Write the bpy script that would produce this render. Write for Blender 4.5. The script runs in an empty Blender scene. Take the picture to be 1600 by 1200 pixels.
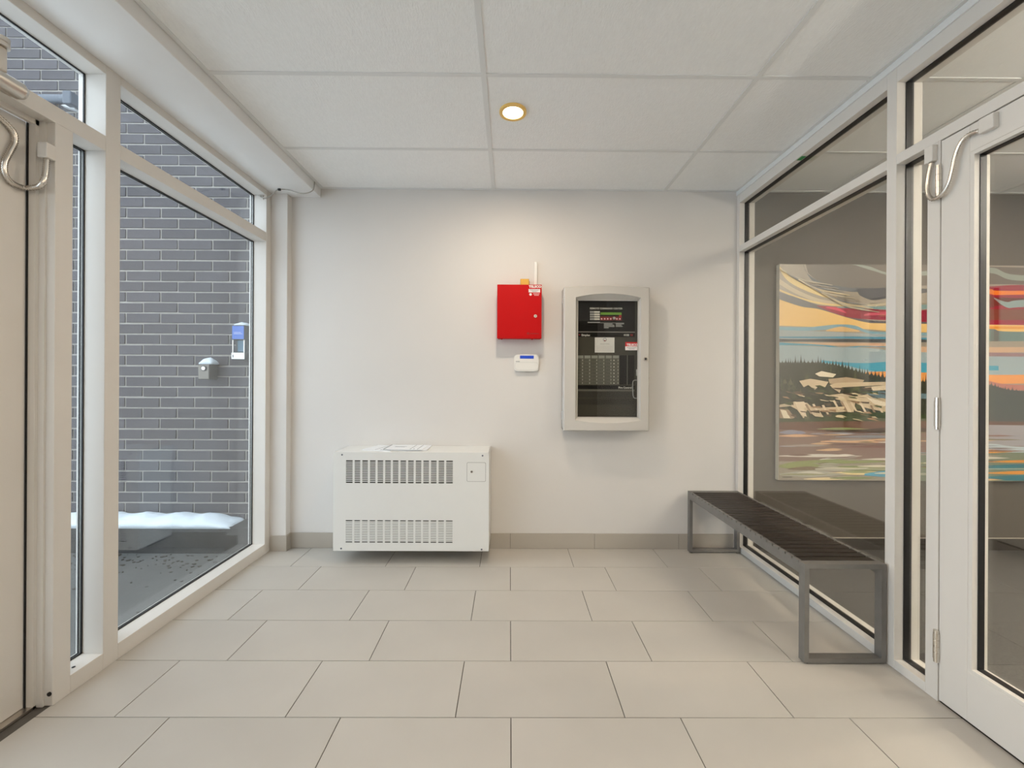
import bpy, bmesh, math, random
from mathutils import Matrix, Vector
random.seed(7)
SC = bpy.context.scene
COL = SC.collection
R = math.radians

# ------------------------------------------------------------------ camera
F = 658.0            # focal length in pixels of the 1600 x 1200 frame
CXP, CYP = 800.0, 592.0
CAMH = 1.208
cam_d = bpy.data.cameras.new('camera'); cam = bpy.data.objects.new('camera', cam_d)
COL.objects.link(cam)
cam_d.sensor_fit = 'HORIZONTAL'; cam_d.sensor_width = 36.0
cam_d.lens = F/1600.0*36.0
cam_d.shift_y = -(600.0-CYP)/1600.0
cam_d.clip_start = 0.02
CM = Matrix.Rotation(R(-0.29), 4, 'Z') @ Matrix.Rotation(R(90), 4, 'X') @ Matrix.Rotation(R(0.30), 4, 'Z')
CM.translation = (0, 0, CAMH)
cam.matrix_world = CM
SC.camera = cam

def ray(px, py):
    return (CM.to_3x3() @ Vector(((px-CXP)/F, (CYP-py)/F, -1.0)))
def on(axis, val, px, py):
    d = ray(px, py); o = CM.translation
    t = (val-o[axis])/d[axis]
    return o + d*t

# ------------------------------------------------------------------ light
W = bpy.data.worlds.new('sky'); SC.world = W; W.use_nodes = True
bg = W.node_tree.nodes['Background']
bg.inputs[0].default_value = (0.80, 0.89, 1.0, 1); bg.inputs[1].default_value = 3.7
SC.view_settings.view_transform = 'Standard'; SC.view_settings.look = 'None'
SC.view_settings.gamma = 1.0; SC.view_settings.use_curve_mapping = False
SC.view_settings.exposure = 0.0
DL_POWER = 12.0
LOBBY_POWER = 14.0
LOBBY_FILL_POWER = 105.0
WARM = (1.0, 0.82, 0.62)

# ------------------------------------------------------------------ materials
def s2l(c):
    out = []
    for v in c:
        v = v/255.0
        out.append(v/12.92 if v <= 0.04045 else ((v+0.055)/1.055)**2.4)
    return tuple(out)
MATS = {}
def mat(name, col, rough=0.5, metal=0.0, noise=0.0, nscale=8.0, bump=0.0, bscale=60.0, spec=0.5, rnd=0.0, emit=None, estr=0.0, coords='Object', stretch=None):
    if name in MATS: return MATS[name]
    m = bpy.data.materials.new(name); m.use_nodes = True
    nt = m.node_tree; N = nt.nodes; L = nt.links
    p = N['Principled BSDF']
    p.inputs['Base Color'].default_value = (*col, 1)
    p.inputs['Roughness'].default_value = rough
    p.inputs['Metallic'].default_value = metal
    p.inputs['Specular IOR Level'].default_value = spec
    tc = N.new('ShaderNodeTexCoord'); src = tc.outputs[coords]
    if stretch:
        mp = N.new('ShaderNodeMapping'); mp.inputs['Scale'].default_value = stretch
        L.new(src, mp.inputs[0]); src = mp.outputs[0]
    last = None
    if noise > 0:
        nz = N.new('ShaderNodeTexNoise'); nz.inputs['Scale'].default_value = nscale
        nz.inputs['Detail'].default_value = 6
        L.new(src, nz.inputs['Vector'])
        mr = N.new('ShaderNodeMapRange'); mr.inputs[1].default_value = 0.3; mr.inputs[2].default_value = 0.7
        mr.inputs[3].default_value = 1-noise; mr.inputs[4].default_value = 1+noise
        L.new(nz.outputs[0], mr.inputs[0]); last = mr.outputs[0]
    if rnd > 0:
        oi = N.new('ShaderNodeObjectInfo')
        mr2 = N.new('ShaderNodeMapRange'); mr2.inputs[3].default_value = 1-rnd; mr2.inputs[4].default_value = 1+rnd
        L.new(oi.outputs['Random'], mr2.inputs[0])
        if last is not None:
            mu = N.new('ShaderNodeMath'); mu.operation = 'MULTIPLY'
            L.new(last, mu.inputs[0]); L.new(mr2.outputs[0], mu.inputs[1]); last = mu.outputs[0]
        else: last = mr2.outputs[0]
    if last is not None:
        vm = N.new('ShaderNodeVectorMath'); vm.operation = 'SCALE'
        vm.inputs[0].default_value = col; L.new(last, vm.inputs['Scale'])
        L.new(vm.outputs[0], p.inputs['Base Color'])
    if bump > 0:
        nb = N.new('ShaderNodeTexNoise'); nb.inputs['Scale'].default_value = bscale; nb.inputs['Detail'].default_value = 4
        L.new(src, nb.inputs['Vector'])
        b = N.new('ShaderNodeBump'); b.inputs['Strength'].default_value = bump; b.inputs['Distance'].default_value = 0.004
        L.new(nb.outputs[0], b.inputs['Height']); L.new(b.outputs[0], p.inputs['Normal'])
    if emit:
        p.inputs['Emission Color'].default_value = (*emit, 1); p.inputs['Emission Strength'].default_value = estr
    MATS[name] = m; return m

def glass_mat(name, tint, ior):
    m = bpy.data.materials.new(name); m.use_nodes = True
    nt = m.node_tree; N = nt.nodes; L = nt.links
    for n in list(N):
        if n.type != 'OUTPUT_MATERIAL': N.remove(n)
    out = [n for n in N if n.type == 'OUTPUT_MATERIAL'][0]
    geo = N.new('ShaderNodeNewGeometry')
    io = N.new('ShaderNodeMapRange'); io.inputs[3].default_value = ior; io.inputs[4].default_value = 1.0/ior
    L.new(geo.outputs['Backfacing'], io.inputs[0])
    fr = N.new('ShaderNodeFresnel'); L.new(io.outputs[0], fr.inputs['IOR'])
    tr = N.new('ShaderNodeBsdfTransparent'); tr.inputs[0].default_value = (*tint, 1)
    gl = N.new('ShaderNodeBsdfGlossy'); gl.inputs['Roughness'].default_value = 0.0
    gl.inputs['Color'].default_value = (1, 1, 1, 1)
    mx = N.new('ShaderNodeMixShader')
    L.new(fr.outputs[0], mx.inputs[0]); L.new(tr.outputs[0], mx.inputs[1]); L.new(gl.outputs[0], mx.inputs[2])
    L.new(mx.outputs[0], out.inputs['Surface'])
    MATS[name] = m; return m

M_wall = mat('painted_drywall', (0.69, 0.665, 0.635), 0.55, noise=0.012, nscale=2.0, bump=0.05, bscale=240)
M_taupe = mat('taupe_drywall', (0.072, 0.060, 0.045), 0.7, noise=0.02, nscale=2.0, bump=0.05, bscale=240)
M_ctile = mat('ceiling_panel', (0.90, 0.91, 0.90), 0.9, noise=0.02, nscale=90, bump=0.5, bscale=170, stretch=(1, 0.35, 1))
M_tbar = mat('ceiling_grid_metal', (0.76, 0.77, 0.76), 0.6)
M_soffit = mat('soffit_paint', (0.82, 0.82, 0.81), 0.6, noise=0.01)
M_tile = mat('porcelain_floor_tile', (0.495, 0.465, 0.42), 0.38, noise=0.035, nscale=3.0, rnd=0.03, bump=0.02, bscale=300)
M_base = mat('porcelain_base_tile', (0.42, 0.38, 0.325), 0.45, noise=0.03, nscale=4.0, rnd=0.03)
M_grout = mat('grout', (0.10, 0.09, 0.08), 0.9, noise=0.1, nscale=30)
M_frame = mat('painted_aluminium', (0.70, 0.67, 0.625), 0.42, noise=0.01)
M_gasket = mat('black_rubber', (0.008, 0.008, 0.009), 0.45)
M_glass = glass_mat('window_glass', (0.95, 0.97, 0.965), 1.7)
M_lglass = glass_mat('coated_partition_glass', (0.95, 0.955, 0.94), 1.75)
M_pglass = glass_mat('panel_glass', (0.93, 0.93, 0.92), 1.36)
M_white = mat('white_powder_coat', (0.74, 0.74, 0.715), 0.42, noise=0.008)
M_plastic = mat('white_plastic', (0.80, 0.79, 0.75), 0.4)
M_dark = mat('dark_void', (0.03, 0.03, 0.03), 0.8)
M_black = mat('black_plastic', (0.005, 0.0045, 0.0045), 0.5, spec=0.2)
M_steel = mat('brushed_steel', (0.62, 0.58, 0.53), 0.32, 1.0)
M_chrome = mat('nickel', (0.72, 0.68, 0.62), 0.25, 1.0)
M_red = mat('red_enamel', (0.50, 0.0025, 0.004), 0.45, spec=0.15)
M_panelgrey = mat('grey_enamel_door', (0.56, 0.535, 0.495), 0.42)
M_bench = mat('grey_bench_steel', (0.205, 0.196, 0.184), 0.42, 0.35, noise=0.06, nscale=20)
M_slat = mat('dark_stained_wood', (0.020, 0.0135, 0.0100), 0.45, spec=0.22, noise=0.55, nscale=55, bump=0.4, bscale=90, stretch=(0.12, 1, 1), rnd=0.15)
M_brick = mat('blue_grey_brick', (0.052, 0.048, 0.055), 0.75, noise=0.14, nscale=14, bump=0.35, bscale=60, rnd=0.16)
M_mortar = mat('mortar', (0.33, 0.31, 0.28), 0.95, noise=0.12, nscale=30, bump=0.4, bscale=90)
M_concrete = mat('outdoor_concrete', (0.085, 0.087, 0.084), 0.9, noise=0.18, nscale=3.5, bump=0.4, bscale=40)
M_ledge = mat('dark_concrete_ledge', (0.032, 0.031, 0.031), 0.9, noise=0.3, nscale=9, bump=0.5, bscale=40)
M_snow = mat('snow', (0.62, 0.68, 0.73), 0.8, bump=0.6, bscale=60)
M_debris = mat('leaf_debris', (0.035, 0.028, 0.022), 0.9)
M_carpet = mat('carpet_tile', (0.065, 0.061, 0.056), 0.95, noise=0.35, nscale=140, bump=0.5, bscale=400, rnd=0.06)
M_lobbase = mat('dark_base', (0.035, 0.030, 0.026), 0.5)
M_paper = mat('paper', (0.80, 0.82, 0.84), 0.7)
M_ink = mat('grey_ink', (0.12, 0.13, 0.16), 0.8)
M_brass = mat('brass_fitting', (0.62, 0.36, 0.06), 0.4, 0.3)
M_gold = mat('lamp_ring_halo', (0.86, 0.56, 0.16), 0.4)  # ring colour yellowed to carry the lamp's halo
M_emit = mat('lamp_diffuser', (1, 0.95, 0.8), 0.5, emit=(1.0, 0.86, 0.58), estr=6.0)
M_blue = mat('blue_lcd', (0.012, 0.05, 0.36), 0.3, emit=(0.01, 0.06, 0.5), estr=0.35)
M_cable = mat('grey_cable', (0.42, 0.40, 0.36), 0.5)
M_green = mat('green_tag', (0.02, 0.25, 0.06), 0.5)

# ------------------------------------------------------------------ builders
ORG = {}
def tag(o, label=None, cat=None, group=None, kind=None):
    if label: o['label'] = label
    if cat: o['category'] = cat
    if group: o['group'] = group
    if kind: o['kind'] = kind
    return o
def empty(name, loc, label=None, cat=None, group=None, kind=None):
    o = bpy.data.objects.new(name, None); COL.objects.link(o)
    o.location = loc; o.empty_display_size = 0.1
    ORG[o.name] = Vector(loc)
    return tag(o, label, cat, group, kind)

class MB:
    """collects shapes in world coordinates, builds one mesh object"""
    def __init__(s): s.bm = bmesh.new()
    def box(s, x0, x1, y0, y1, z0, z1, bev=0.0, seg=1):
        vs = [s.bm.verts.new((x, y, z)) for x in (x0, x1) for y in (y0, y1) for z in (z0, z1)]
        fs = [(0,1,3,2), (4,6,7,5), (0,4,5,1), (2,3,7,6), (0,2,6,4), (1,5,7,3)]
        faces = [s.bm.faces.new([vs[i] for i in f]) for f in fs]
        bmesh.ops.recalc_face_normals(s.bm, faces=faces)
        if bev > 0:
            es = list({e for f in faces for e in f.edges})
            bmesh.ops.bevel(s.bm, geom=es, offset=bev, segments=seg, affect='EDGES', profile=0.5)
        return s
    def prism(s, pts, axis, a0, a1):
        """pts: 2-D outline in the two other axes (in x,y,z order)"""
        def mk(p, a):
            c = list(p); c.insert(axis, a); return s.bm.verts.new(c)
        lo = [mk(p, a0) for p in pts]; hi = [mk(p, a1) for p in pts]
        n = len(pts); fs = [s.bm.faces.new(lo), s.bm.faces.new(hi)]
        for i in range(n): fs.append(s.bm.faces.new((lo[i], lo[(i+1) % n], hi[(i+1) % n], hi[i])))
        bmesh.ops.recalc_face_normals(s.bm, faces=fs)
        return s
    def ring(s, outer, inner, axis, a0, a1):
        """frame between two outlines with the same number of points"""
        def mk(p, a):
            c = list(p); c.insert(axis, a); return s.bm.verts.new(c)
        O0 = [mk(p, a0) for p in outer]; O1 = [mk(p, a1) for p in outer]
        I0 = [mk(p, a0) for p in inner]; I1 = [mk(p, a1) for p in inner]
        n = len(outer); fs = []
        for i in range(n):
            j = (i+1) % n
            fs += [s.bm.faces.new((O0[i], O0[j], I0[j], I0[i])), s.bm.faces.new((O1[i], O1[j], I1[j], I1[i])),
                   s.bm.faces.new((O0[i], O0[j], O1[j], O1[i])), s.bm.faces.new((I0[i], I0[j], I1[j], I1[i]))]
        bmesh.ops.recalc_face_normals(s.bm, faces=fs)
        return s
    def rring(s, a0, a1, b0, b1, w, axis, d0, d1):
        o = [(a0, b0), (a1, b0), (a1, b1), (a0, b1)]
        i = [(a0+w, b0+w), (a1-w, b0+w), (a1-w, b1-w), (a0+w, b1-w)]
        return s.ring(o, i, axis, d0, d1)
    def cyl(s, c, r, axis, a0, a1, n=20, r2=None):
        r2 = r if r2 is None else r2
        def pt(rr, a, t):
            q = [c[0]+rr*math.cos(t), c[1]+rr*math.sin(t)]; q.insert(axis, a); return s.bm.verts.new(q)
        lo = [pt(r, a0, 2*math.pi*i/n) for i in range(n)]; hi = [pt(r2, a1, 2*math.pi*i/n) for i in range(n)]
        fs = [s.bm.faces.new(lo), s.bm.faces.new(hi)]
        for i in range(n):
            f = s.bm.faces.new((lo[i], lo[(i+1) % n], hi[(i+1) % n], hi[i])); f.smooth = True; fs.append(f)
        for f in fs[:2]:
            for ed in f.edges: ed.smooth = False
        bmesh.ops.recalc_face_normals(s.bm, faces=fs)
        return s
    def tube(s, pts, r, n=10, rib=0.0, step=0.004):
        pts = [Vector(p) for p in pts]
        # Catmull-Rom resample
        P = [2*pts[0]-pts[1]] + pts + [2*pts[-1]-pts[-2]]
        out = []
        for i in range(1, len(P)-2):
            seg = max(3, int((P[i+1]-P[i]).length/step))
            for k in range(seg):
                t = k/seg
                a, b, c, d = P[i-1], P[i], P[i+1], P[i+2]
                out.append(0.5*((2*b)+(c-a)*t+(2*a-5*b+4*c-d)*t*t+(3*b-a-3*c+d)*t**3))
        out.append(pts[-1])
        prev = None; fs = []
        up = Vector((0.3, 0.5, 0.81)); 
        for i, p in enumerate(out):
            tg = (out[min(i+1, len(out)-1)]-out[max(i-1, 0)]).normalized()
            u = (up-tg*up.dot(tg)).normalized(); v = tg.cross(u); up = u
            rr = r*(1.0-(rib if i % 2 else 0.0))
            loop = [s.bm.verts.new(p+u*rr*math.cos(2*math.pi*k/n)+v*rr*math.sin(2*math.pi*k/n)) for k in range(n)]
            if prev:
                for k in range(n):
                    f = s.bm.faces.new((prev[k], prev[(k+1) % n], loop[(k+1) % n], loop[k])); f.smooth = True; fs.append(f)
            else: fs.append(s.bm.faces.new(loop))
            prev = loop
        fs.append(s.bm.faces.new(prev))
        bmesh.ops.recalc_face_normals(s.bm, faces=fs)
        return s
    def build(s, name, material, parent=None, **kw):
        me = bpy.data.meshes.new(name)
        off = Vector((0, 0, 0))
        if parent is not None:
            off = ORG.get(parent.name, Vector((0, 0, 0)))
        if off.length > 0: bmesh.ops.translate(s.bm, verts=s.bm.verts, vec=-off)
        s.bm.to_mesh(me); s.bm.free()
        if material is not None: me.materials.append(material)
        o = bpy.data.objects.new(name, me); COL.objects.link(o)
        if parent is not None:
            o.parent = parent; ORG[o.name] = off
        return tag(o, **kw)
def single(name, mb, material, label, cat, **kw):
    """one-mesh top-level thing with its origin at its base"""
    bm = mb.bm
    xs = [v.co for v in bm.verts]
    lo = Vector((min(v.x for v in xs), min(v.y for v in xs), min(v.z for v in xs)))
    hi = Vector((max(v.x for v in xs), max(v.y for v in xs), max(v.z for v in xs)))
    base = Vector(((lo.x+hi.x)/2, (lo.y+hi.y)/2, lo.z))
    bmesh.ops.translate(bm, verts=bm.verts, vec=-base)
    o = mb.build(name, material); o.location = base
    ORG[o.name] = base
    return tag(o, label=label, cat=cat, **kw)
def place(mesh, name, parent, loc):
    o = bpy.data.objects.new(name, mesh); COL.objects.link(o); o.parent = parent
    o.location = Vector(loc)-ORG.get(parent.name, Vector((0, 0, 0)))
    return o
def box_mesh(name, sx, sy, sz, material, bev=0.0):
    mb = MB().box(-sx/2, sx/2, -sy/2, sy/2, -sz/2, sz/2, bev)
    me = bpy.data.meshes.new(name); mb.bm.to_mesh(me); mb.bm.free(); me.materials.append(material); return me
def text(body, size, x, z, y, material, parent, name='lettering', align='LEFT', sx=1.0, bold=0.0):
    cu = bpy.data.curves.new(name, 'FONT'); cu.body = body; cu.size = size; cu.align_x = align; cu.offset = bold
    cu.resolution_u = 3
    t = bpy.data.objects.new(name, cu); COL.objects.link(t)
    dg = bpy.context.evaluated_depsgraph_get()
    me = bpy.data.meshes.new_from_object(t.evaluated_get(dg))
    bpy.data.objects.remove(t)
    me.transform(Matrix.Translation((x, y, z)) @ Matrix.Rotation(R(90), 4, 'X') @ Matrix.Diagonal((sx, 1, 1, 1)))
    me.transform(Matrix.Translation(-ORG.get(parent.name, Vector((0, 0, 0)))))
    me.materials.clear(); me.materials.append(material)
    o = bpy.data.objects.new(name, me); COL.objects.link(o); o.parent = parent; ORG[o.name] = ORG.get(parent.name, Vector((0, 0, 0)))
    return o
def rrect(x0, x1, z0, z1, r, n=5):
    pts = []
    for cx, cz, a in ((x1-r, z0+r, -90), (x1-r, z1-r, 0), (x0+r, z1-r, 90), (x0+r, z0+r, 180)):
        for k in range(n+1):
            t = R(a+90*k/n); pts.append((cx+r*math.cos(t), cz+r*math.sin(t)))
    return pts

# ------------------------------------------------------------------ main dimensions
YB = 3.005           # inside face of the back wall
XL, XR = -1.670, 1.618
ZC = CAMH+1.345      # ceiling
ZS = 2.492           # underside of the bulkhead along the window wall
YF = -1.30           # wall behind the camera
XLO = -1.785         # outer face of the window wall
XRO = 1.728          # lobby face of the glazed partition
XLB = 5.40           # far side wall of the lobby
YBR = 3.10           # brick face outside

# ------------------------------------------------------------------ floor
fl = MB().box(XLO, XR+0.05, YF, YB+0.12, -0.10, -0.0035).build('floor', M_grout, kind='structure')
TX, TY, J = 0.606, 0.3005, 0.0032
tile_meshes = {}
def tile_piece(x0, x1, y0, y1):
    key = (round(x1-x0, 3), round(y1-y0, 3))
    if key not in tile_meshes:
        tile_meshes[key] = box_mesh('floor_tile', x1-x0, y1-y0, 0.0035, M_tile, 0.0006)
    place(tile_meshes[key], 'floor_tile', fl, ((x0+x1)/2, (y0+y1)/2, -0.00175))
row = 0; y1 = YB
while y1 > YF+0.01:
    y0 = max(y1-TY, YF)
    ph = -0.188 if row % 2 == 0 else 0.010
    k = math.floor((XL-ph)/TX)
    while ph+k*TX < XR:
        a, b = max(ph+k*TX, XL-0.01), min(ph+(k+1)*TX, XR+0.01)
        if b-a > 0.02: tile_piece(a+J/2, b-J/2, y0+J/2, y1-J/2)
        k += 1
    y1 -= TY; row += 1

# ------------------------------------------------------------------ ceiling with lay-in panels
YL = [2.478-0.6096*k for k in range(7)]
def lay_in(root, xlines, ylines, x0, x1, y0, y1):
    xs = sorted([x0, x1]+[x for x in xlines if x0+0.02 < x < x1-0.02])
    ys = sorted([y0, y1]+[y for y in ylines if y0+0.02 < y < y1-0.02])
    cache = {}
    for i in range(len(xs)-1):
        for j in range(len(ys)-1):
            sx, sy = xs[i+1]-xs[i]-0.004, ys[j+1]-ys[j]-0.004
            key = (round(sx, 3), round(sy, 3))
            if key not in cache: cache[key] = box_mesh('ceiling_panel', sx, sy, 0.015, M_ctile, 0.001)
            place(cache[key], 'ceiling_panel', root, ((xs[i]+xs[i+1])/2, (ys[j]+ys[j+1])/2, ZC+0.0110))
    for x in xs[1:-1]:
        MB().box(x-0.012, x+0.012, y0, y1, ZC, ZC+0.003).build('grid_runner', M_tbar, root)
    for y in ys[1:-1]:
        MB().box(x0, x1, y-0.010, y+0.010, ZC+0.0004, ZC+0.0032).build('grid_runner', M_tbar, root)
    MB().rring(x0, x1, y0, y1, 0.022, 2, ZC+0.0002, ZC+0.0031).build('wall_angle', M_tbar, root)
ce = MB().box(XLO, XRO, YF-0.2, YB+0.2, ZC+0.03, ZC+0.25).build('ceiling', M_soffit, kind='structure')
lay_in(ce, [-0.123, 1.096], YL, -1.350, XR, YF, YB)
tr = MB().box(XLO, -1.352, YF, YB, ZS, ZC+0.03, 0.002).build('trim_1', M_soffit, kind='structure')

# ------------------------------------------------------------------ walls of the entry
MB().box(-1.60, XRO-0.03, YB, YB+0.15, 0, ZC+0.03).build('wall_back', M_wall, kind='structure')
MB().box(XLO, -1.557, 2.945, YB+0.10, 0, ZS, 0.002).build('trim_2', M_wall, kind='structure')
MB().box(XLO, XLB+0.1, YF-0.15, YF, -0.02, ZC+0.03).build('wall_front', M_wall, kind='structure')
d3 = empty('added_dark_door', (0.9, YF, 0), kind='structure')  # unseen door added so the fire panel glass reflects something dark
MB().box(0.42, 1.40, YF, YF+0.040, 0.008, 2.12, 0.003).build('leaf', M_taupe, d3)
MB().ring([(0.36, 0), (1.46, 0), (1.46, 2.18), (0.36, 2.18)], [(0.42, 0), (1.40, 0), (1.40, 2.12), (0.42, 2.12)], 1, YF, YF+0.055).build('casing', M_taupe, d3)
MB().tube([(0.50, YF+0.040, 1.02), (0.50, YF+0.085, 1.02), (0.56, YF+0.09, 1.02), (0.62, YF+0.09, 1.02)], 0.009, 10).build('handle', M_steel, d3)
MB().box(XR, XRO, YF, 0.58, 0, ZC+0.03).build('wall_right', M_wall, kind='structure')
bb = MB().box(-1.557, 1.60, YB-0.0075, YB, 0, 0.106).build('baseboard_back', M_grout, kind='structure')
k = -3
while 0.009+0.6*k < 1.6:
    a, b = max(0.009+0.6*k, -1.557), min(0.009+0.6*(k+1), 1.60)
    if b-a > 0.02: MB().box(a+0.001, b-0.001, YB-0.0095, YB-0.002, 0.001, 0.108, 0.0008).build('base_tile', M_base, bb)
    k += 1
bb2 = MB().box(-1.660, -1.557+0.0095, 2.9355, 2.946, 0.0, 0.108, 0.0008).build('baseboard_left', M_base, kind='structure')
MB().box(-1.560, -1.5475, 2.946, YB-0.010, 0.001, 0.108, 0.0008).build('base_tile', M_base, bb2)

# ------------------------------------------------------------------ glazed frames
def pane(root, side, y0, y1, z0, z1, xg, gk, gw, t=0.006, nm='pane'):
    """glass pane in a frame opening with its black rubber gasket"""
    p = MB().box(xg-t/2, xg+t/2, y0+0.002, y1-0.002, z0+0.002, z1-0.002).build(nm, M_lglass if side > 0 else M_glass, root)
    MB().rring(y0, y1, z0, z1, gw, 0, gk[0], gk[1]).build('gasket', M_gasket, p)
    return p
# window wall to the street (left)
w1 = empty('window_1', (XL, 1.8, 0), kind='structure')
BZ0, BZ1, HZ, SZ = 2.139, 2.201, 2.455, 0.068
mull_L = [(2.888, 2.945), (1.744, 1.810), (1.552, 1.615), (0.560, 0.622), (-0.42, -0.36), (YF, YF+0.06)]
for a, b in mull_L: MB().box(XLO, XL, a, b, 0, BZ0 if 0.5 < a < 1.6 else ZS, 0.0015).build('mullion', M_frame, w1)
bays_L = [(1.810, 2.888), (1.615, 1.744), (-0.36, 0.560), (YF+0.06, -0.42)]
GX = -1.765
for a, b in bays_L:
    e = 0.0006
    if a != 1.615 and b != 0.560:
        MB().box(XLO+e, XL-e, a, b, HZ, ZS, 0.0012).build('head', M_frame, w1)
        MB().box(XLO+e, XL-e, a, b, BZ0, BZ1, 0.0012).build('transom_bar', M_frame, w1)
    MB().box(XLO+e, XL-e, a, b, 0, SZ, 0.0012).build('sill', M_frame, w1)
    for z0, z1 in ((SZ, BZ0), (BZ1, HZ)):
        if z0 == BZ1 and (a == 1.615 or b == 0.560): continue
        p = pane(w1, -1, a, b, z0, z1, GX, (-1.761, -1.755), 0.0045)
        MB().rring(a, b, z0, z1, 0.0035, 0, -1.774, -1.769).build('gasket', M_gasket, p)
# above the street door
MB().box(XLO, XL-0.0006, -0.36, 1.744, HZ, ZS, 0.0012).build('head', M_frame, w1)
MB().box(XLO, XL-0.0006, -0.36, 1.744, BZ0, BZ1, 0.0012).build('transom_bar', M_frame, w1)
p = pane(w1, -1, -0.36, 1.744, BZ1, HZ, GX, (-1.761, -1.755), 0.0045)
for yy, zz, xx in ((1.66, 0.069, -1.705),):
    MB().cyl((xx, yy), 0.006, 2, zz, zz+0.0008, 14).build('screw_cover', M_gasket, w1)

# street door
d1 = empty('door_1', (-1.75, 1.53, 0), kind='structure')
st = MB()
st.box(-1.7468, -1.722, 1.534, 1.552, 0, BZ0).box(-1.738, -1.722, 0.622, 1.552, BZ0-0.018, BZ0)
st.box(-1.738, -1.722, 0.622, 0.640, 0, BZ0)
st.build('door_stop', M_frame, d1)
MB().box(XLO, -1.752, 1.5345, 1.552, 0, BZ0).build('rebate', M_frame, d1)
MB().box(-1.7525, -1.7468, 1.5312, 1.552, 0, BZ0).build('weather_seal', M_gasket, d1)
st2 = MB(); st2.box(-1.722, -1.700, 1.545, 1.552, 0, BZ0).build('door_stop', M_frame, d1)
LX0, LX1 = -1.784, -1.752
for nm, (a, b, c, d) in (('stile', (1.425, 1.530, 0.010, BZ0-0.012)), ('stile', (0.644, 0.749, 0.010, BZ0-0.012)),
                         ('rail', (0.749, 1.425, 0.010, 0.20)), ('rail', (0.749, 1.425, 2.02, BZ0-0.012))):
    MB().box(LX0, LX1, a, b, c, d, 0.0015).build(nm, M_frame, d1)
pane(d1, -1, 0.749, 1.425, 0.20, 2.02, -1.771, (-1.768, -1.756), 0.006)
MB().box(LX0, LX1+0.03, 0.622, 1.552, 0, 0.009).build('threshold', M_steel, d1)
MB().cyl((on(1, 1.552, 78, 1084).x, on(1, 1.552, 78, 1084).z), 0.0075, 1, 1.548, 1.5515, 16).build('screw_cover', M_gasket, d1)
# closer on the door head
dc = MB().cyl((-1.640, 2.158), 0.029, 1, 1.05, 1.410, 32)
dc.cyl((-1.640, 2.158), 0.029, 1, 1.410, 1.422, 32, 0.022)
dcl = dc.build('door_closer', M_steel, d1)
MB().box(-1.671, -1.645, 1.06, 1.40, 2.141, 2.180, 0.002).build('closer_plate', M_steel, dcl)
MB().box(-1.640, -1.620, 1.333, 1.366, 2.180, 2.262, 0.006).build('closer_arm', M_steel, dcl)
MB().cyl((-1.630, 1.350), 0.022, 2, 2.258, 2.270, 24).cyl((-1.630, 1.350), 0.019, 2, 2.270, 2.274, 24).cyl((-1.630, 1.350), 0.022, 2, 2.274, 2.288, 24).build('arm_knuckle', M_steel, dcl)

# glazed partition to the lobby (right)
w2 = empty('window_2', (XR, 1.8, 0), kind='structure')
RB0, RB1, RH, RS = 2.116, 2.158, 2.462, 0.038
for a, b in ((2.972, YB), (1.760, 1.806), (1.580, 1.628), (0.580, 0.626)):
    MB().box(XR, XRO, a, b, 0, RB0 if a < 1.7 else ZC, 0.0015).build('mullion', M_frame, w2)
MB().box(XR-0.006, XR+0.002, 0.58, YB, ZC-0.030, ZC, 0.001).build('wall_angle', M_tbar, w2)
e = 0.0006
for a, b in ((1.806, 2.972), (1.628, 1.760)):
    if a > 1.7:
        MB().box(XR+e, XRO-e, a, b, RH, ZC, 0.0012).build('head', M_frame, w2)
        MB().box(XR+e, XRO-e, a, b, RB0, RB1, 0.0012).build('transom_bar', M_frame, w2)
    MB().box(XR+e, XRO-e, a, b, 0, RS, 0.0012).build('sill', M_frame, w2)
    pane(w2, 1, a, b, RS, RB0, 1.671, (1.656, 1.687), 0.004)
    if a > 1.7: pane(w2, 1, a, b, RB1, RH, 1.671, (1.656, 1.687), 0.004)
MB().box(XR+e, XRO-e, 0.58, 1.760, RH, ZC, 0.0012).build('head', M_frame, w2)
MB().box(XR+e, XRO-e, 0.58, 1.760, RB0, RB1, 0.0012).build('transom_bar', M_frame, w2)
pane(w2, 1, 0.580, 1.760, RB1, RH, 1.671, (1.656, 1.687), 0.004)
g = on(0, XR+0.02, 1252, 245)
single('green_tag', MB().box(XR+0.008, XR+0.034, g.y-0.022, g.y+0.022, RH-0.0012, RH+0.0), M_green,
       'small green sticker under the head of the lobby glass partition', 'sticker')

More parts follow.
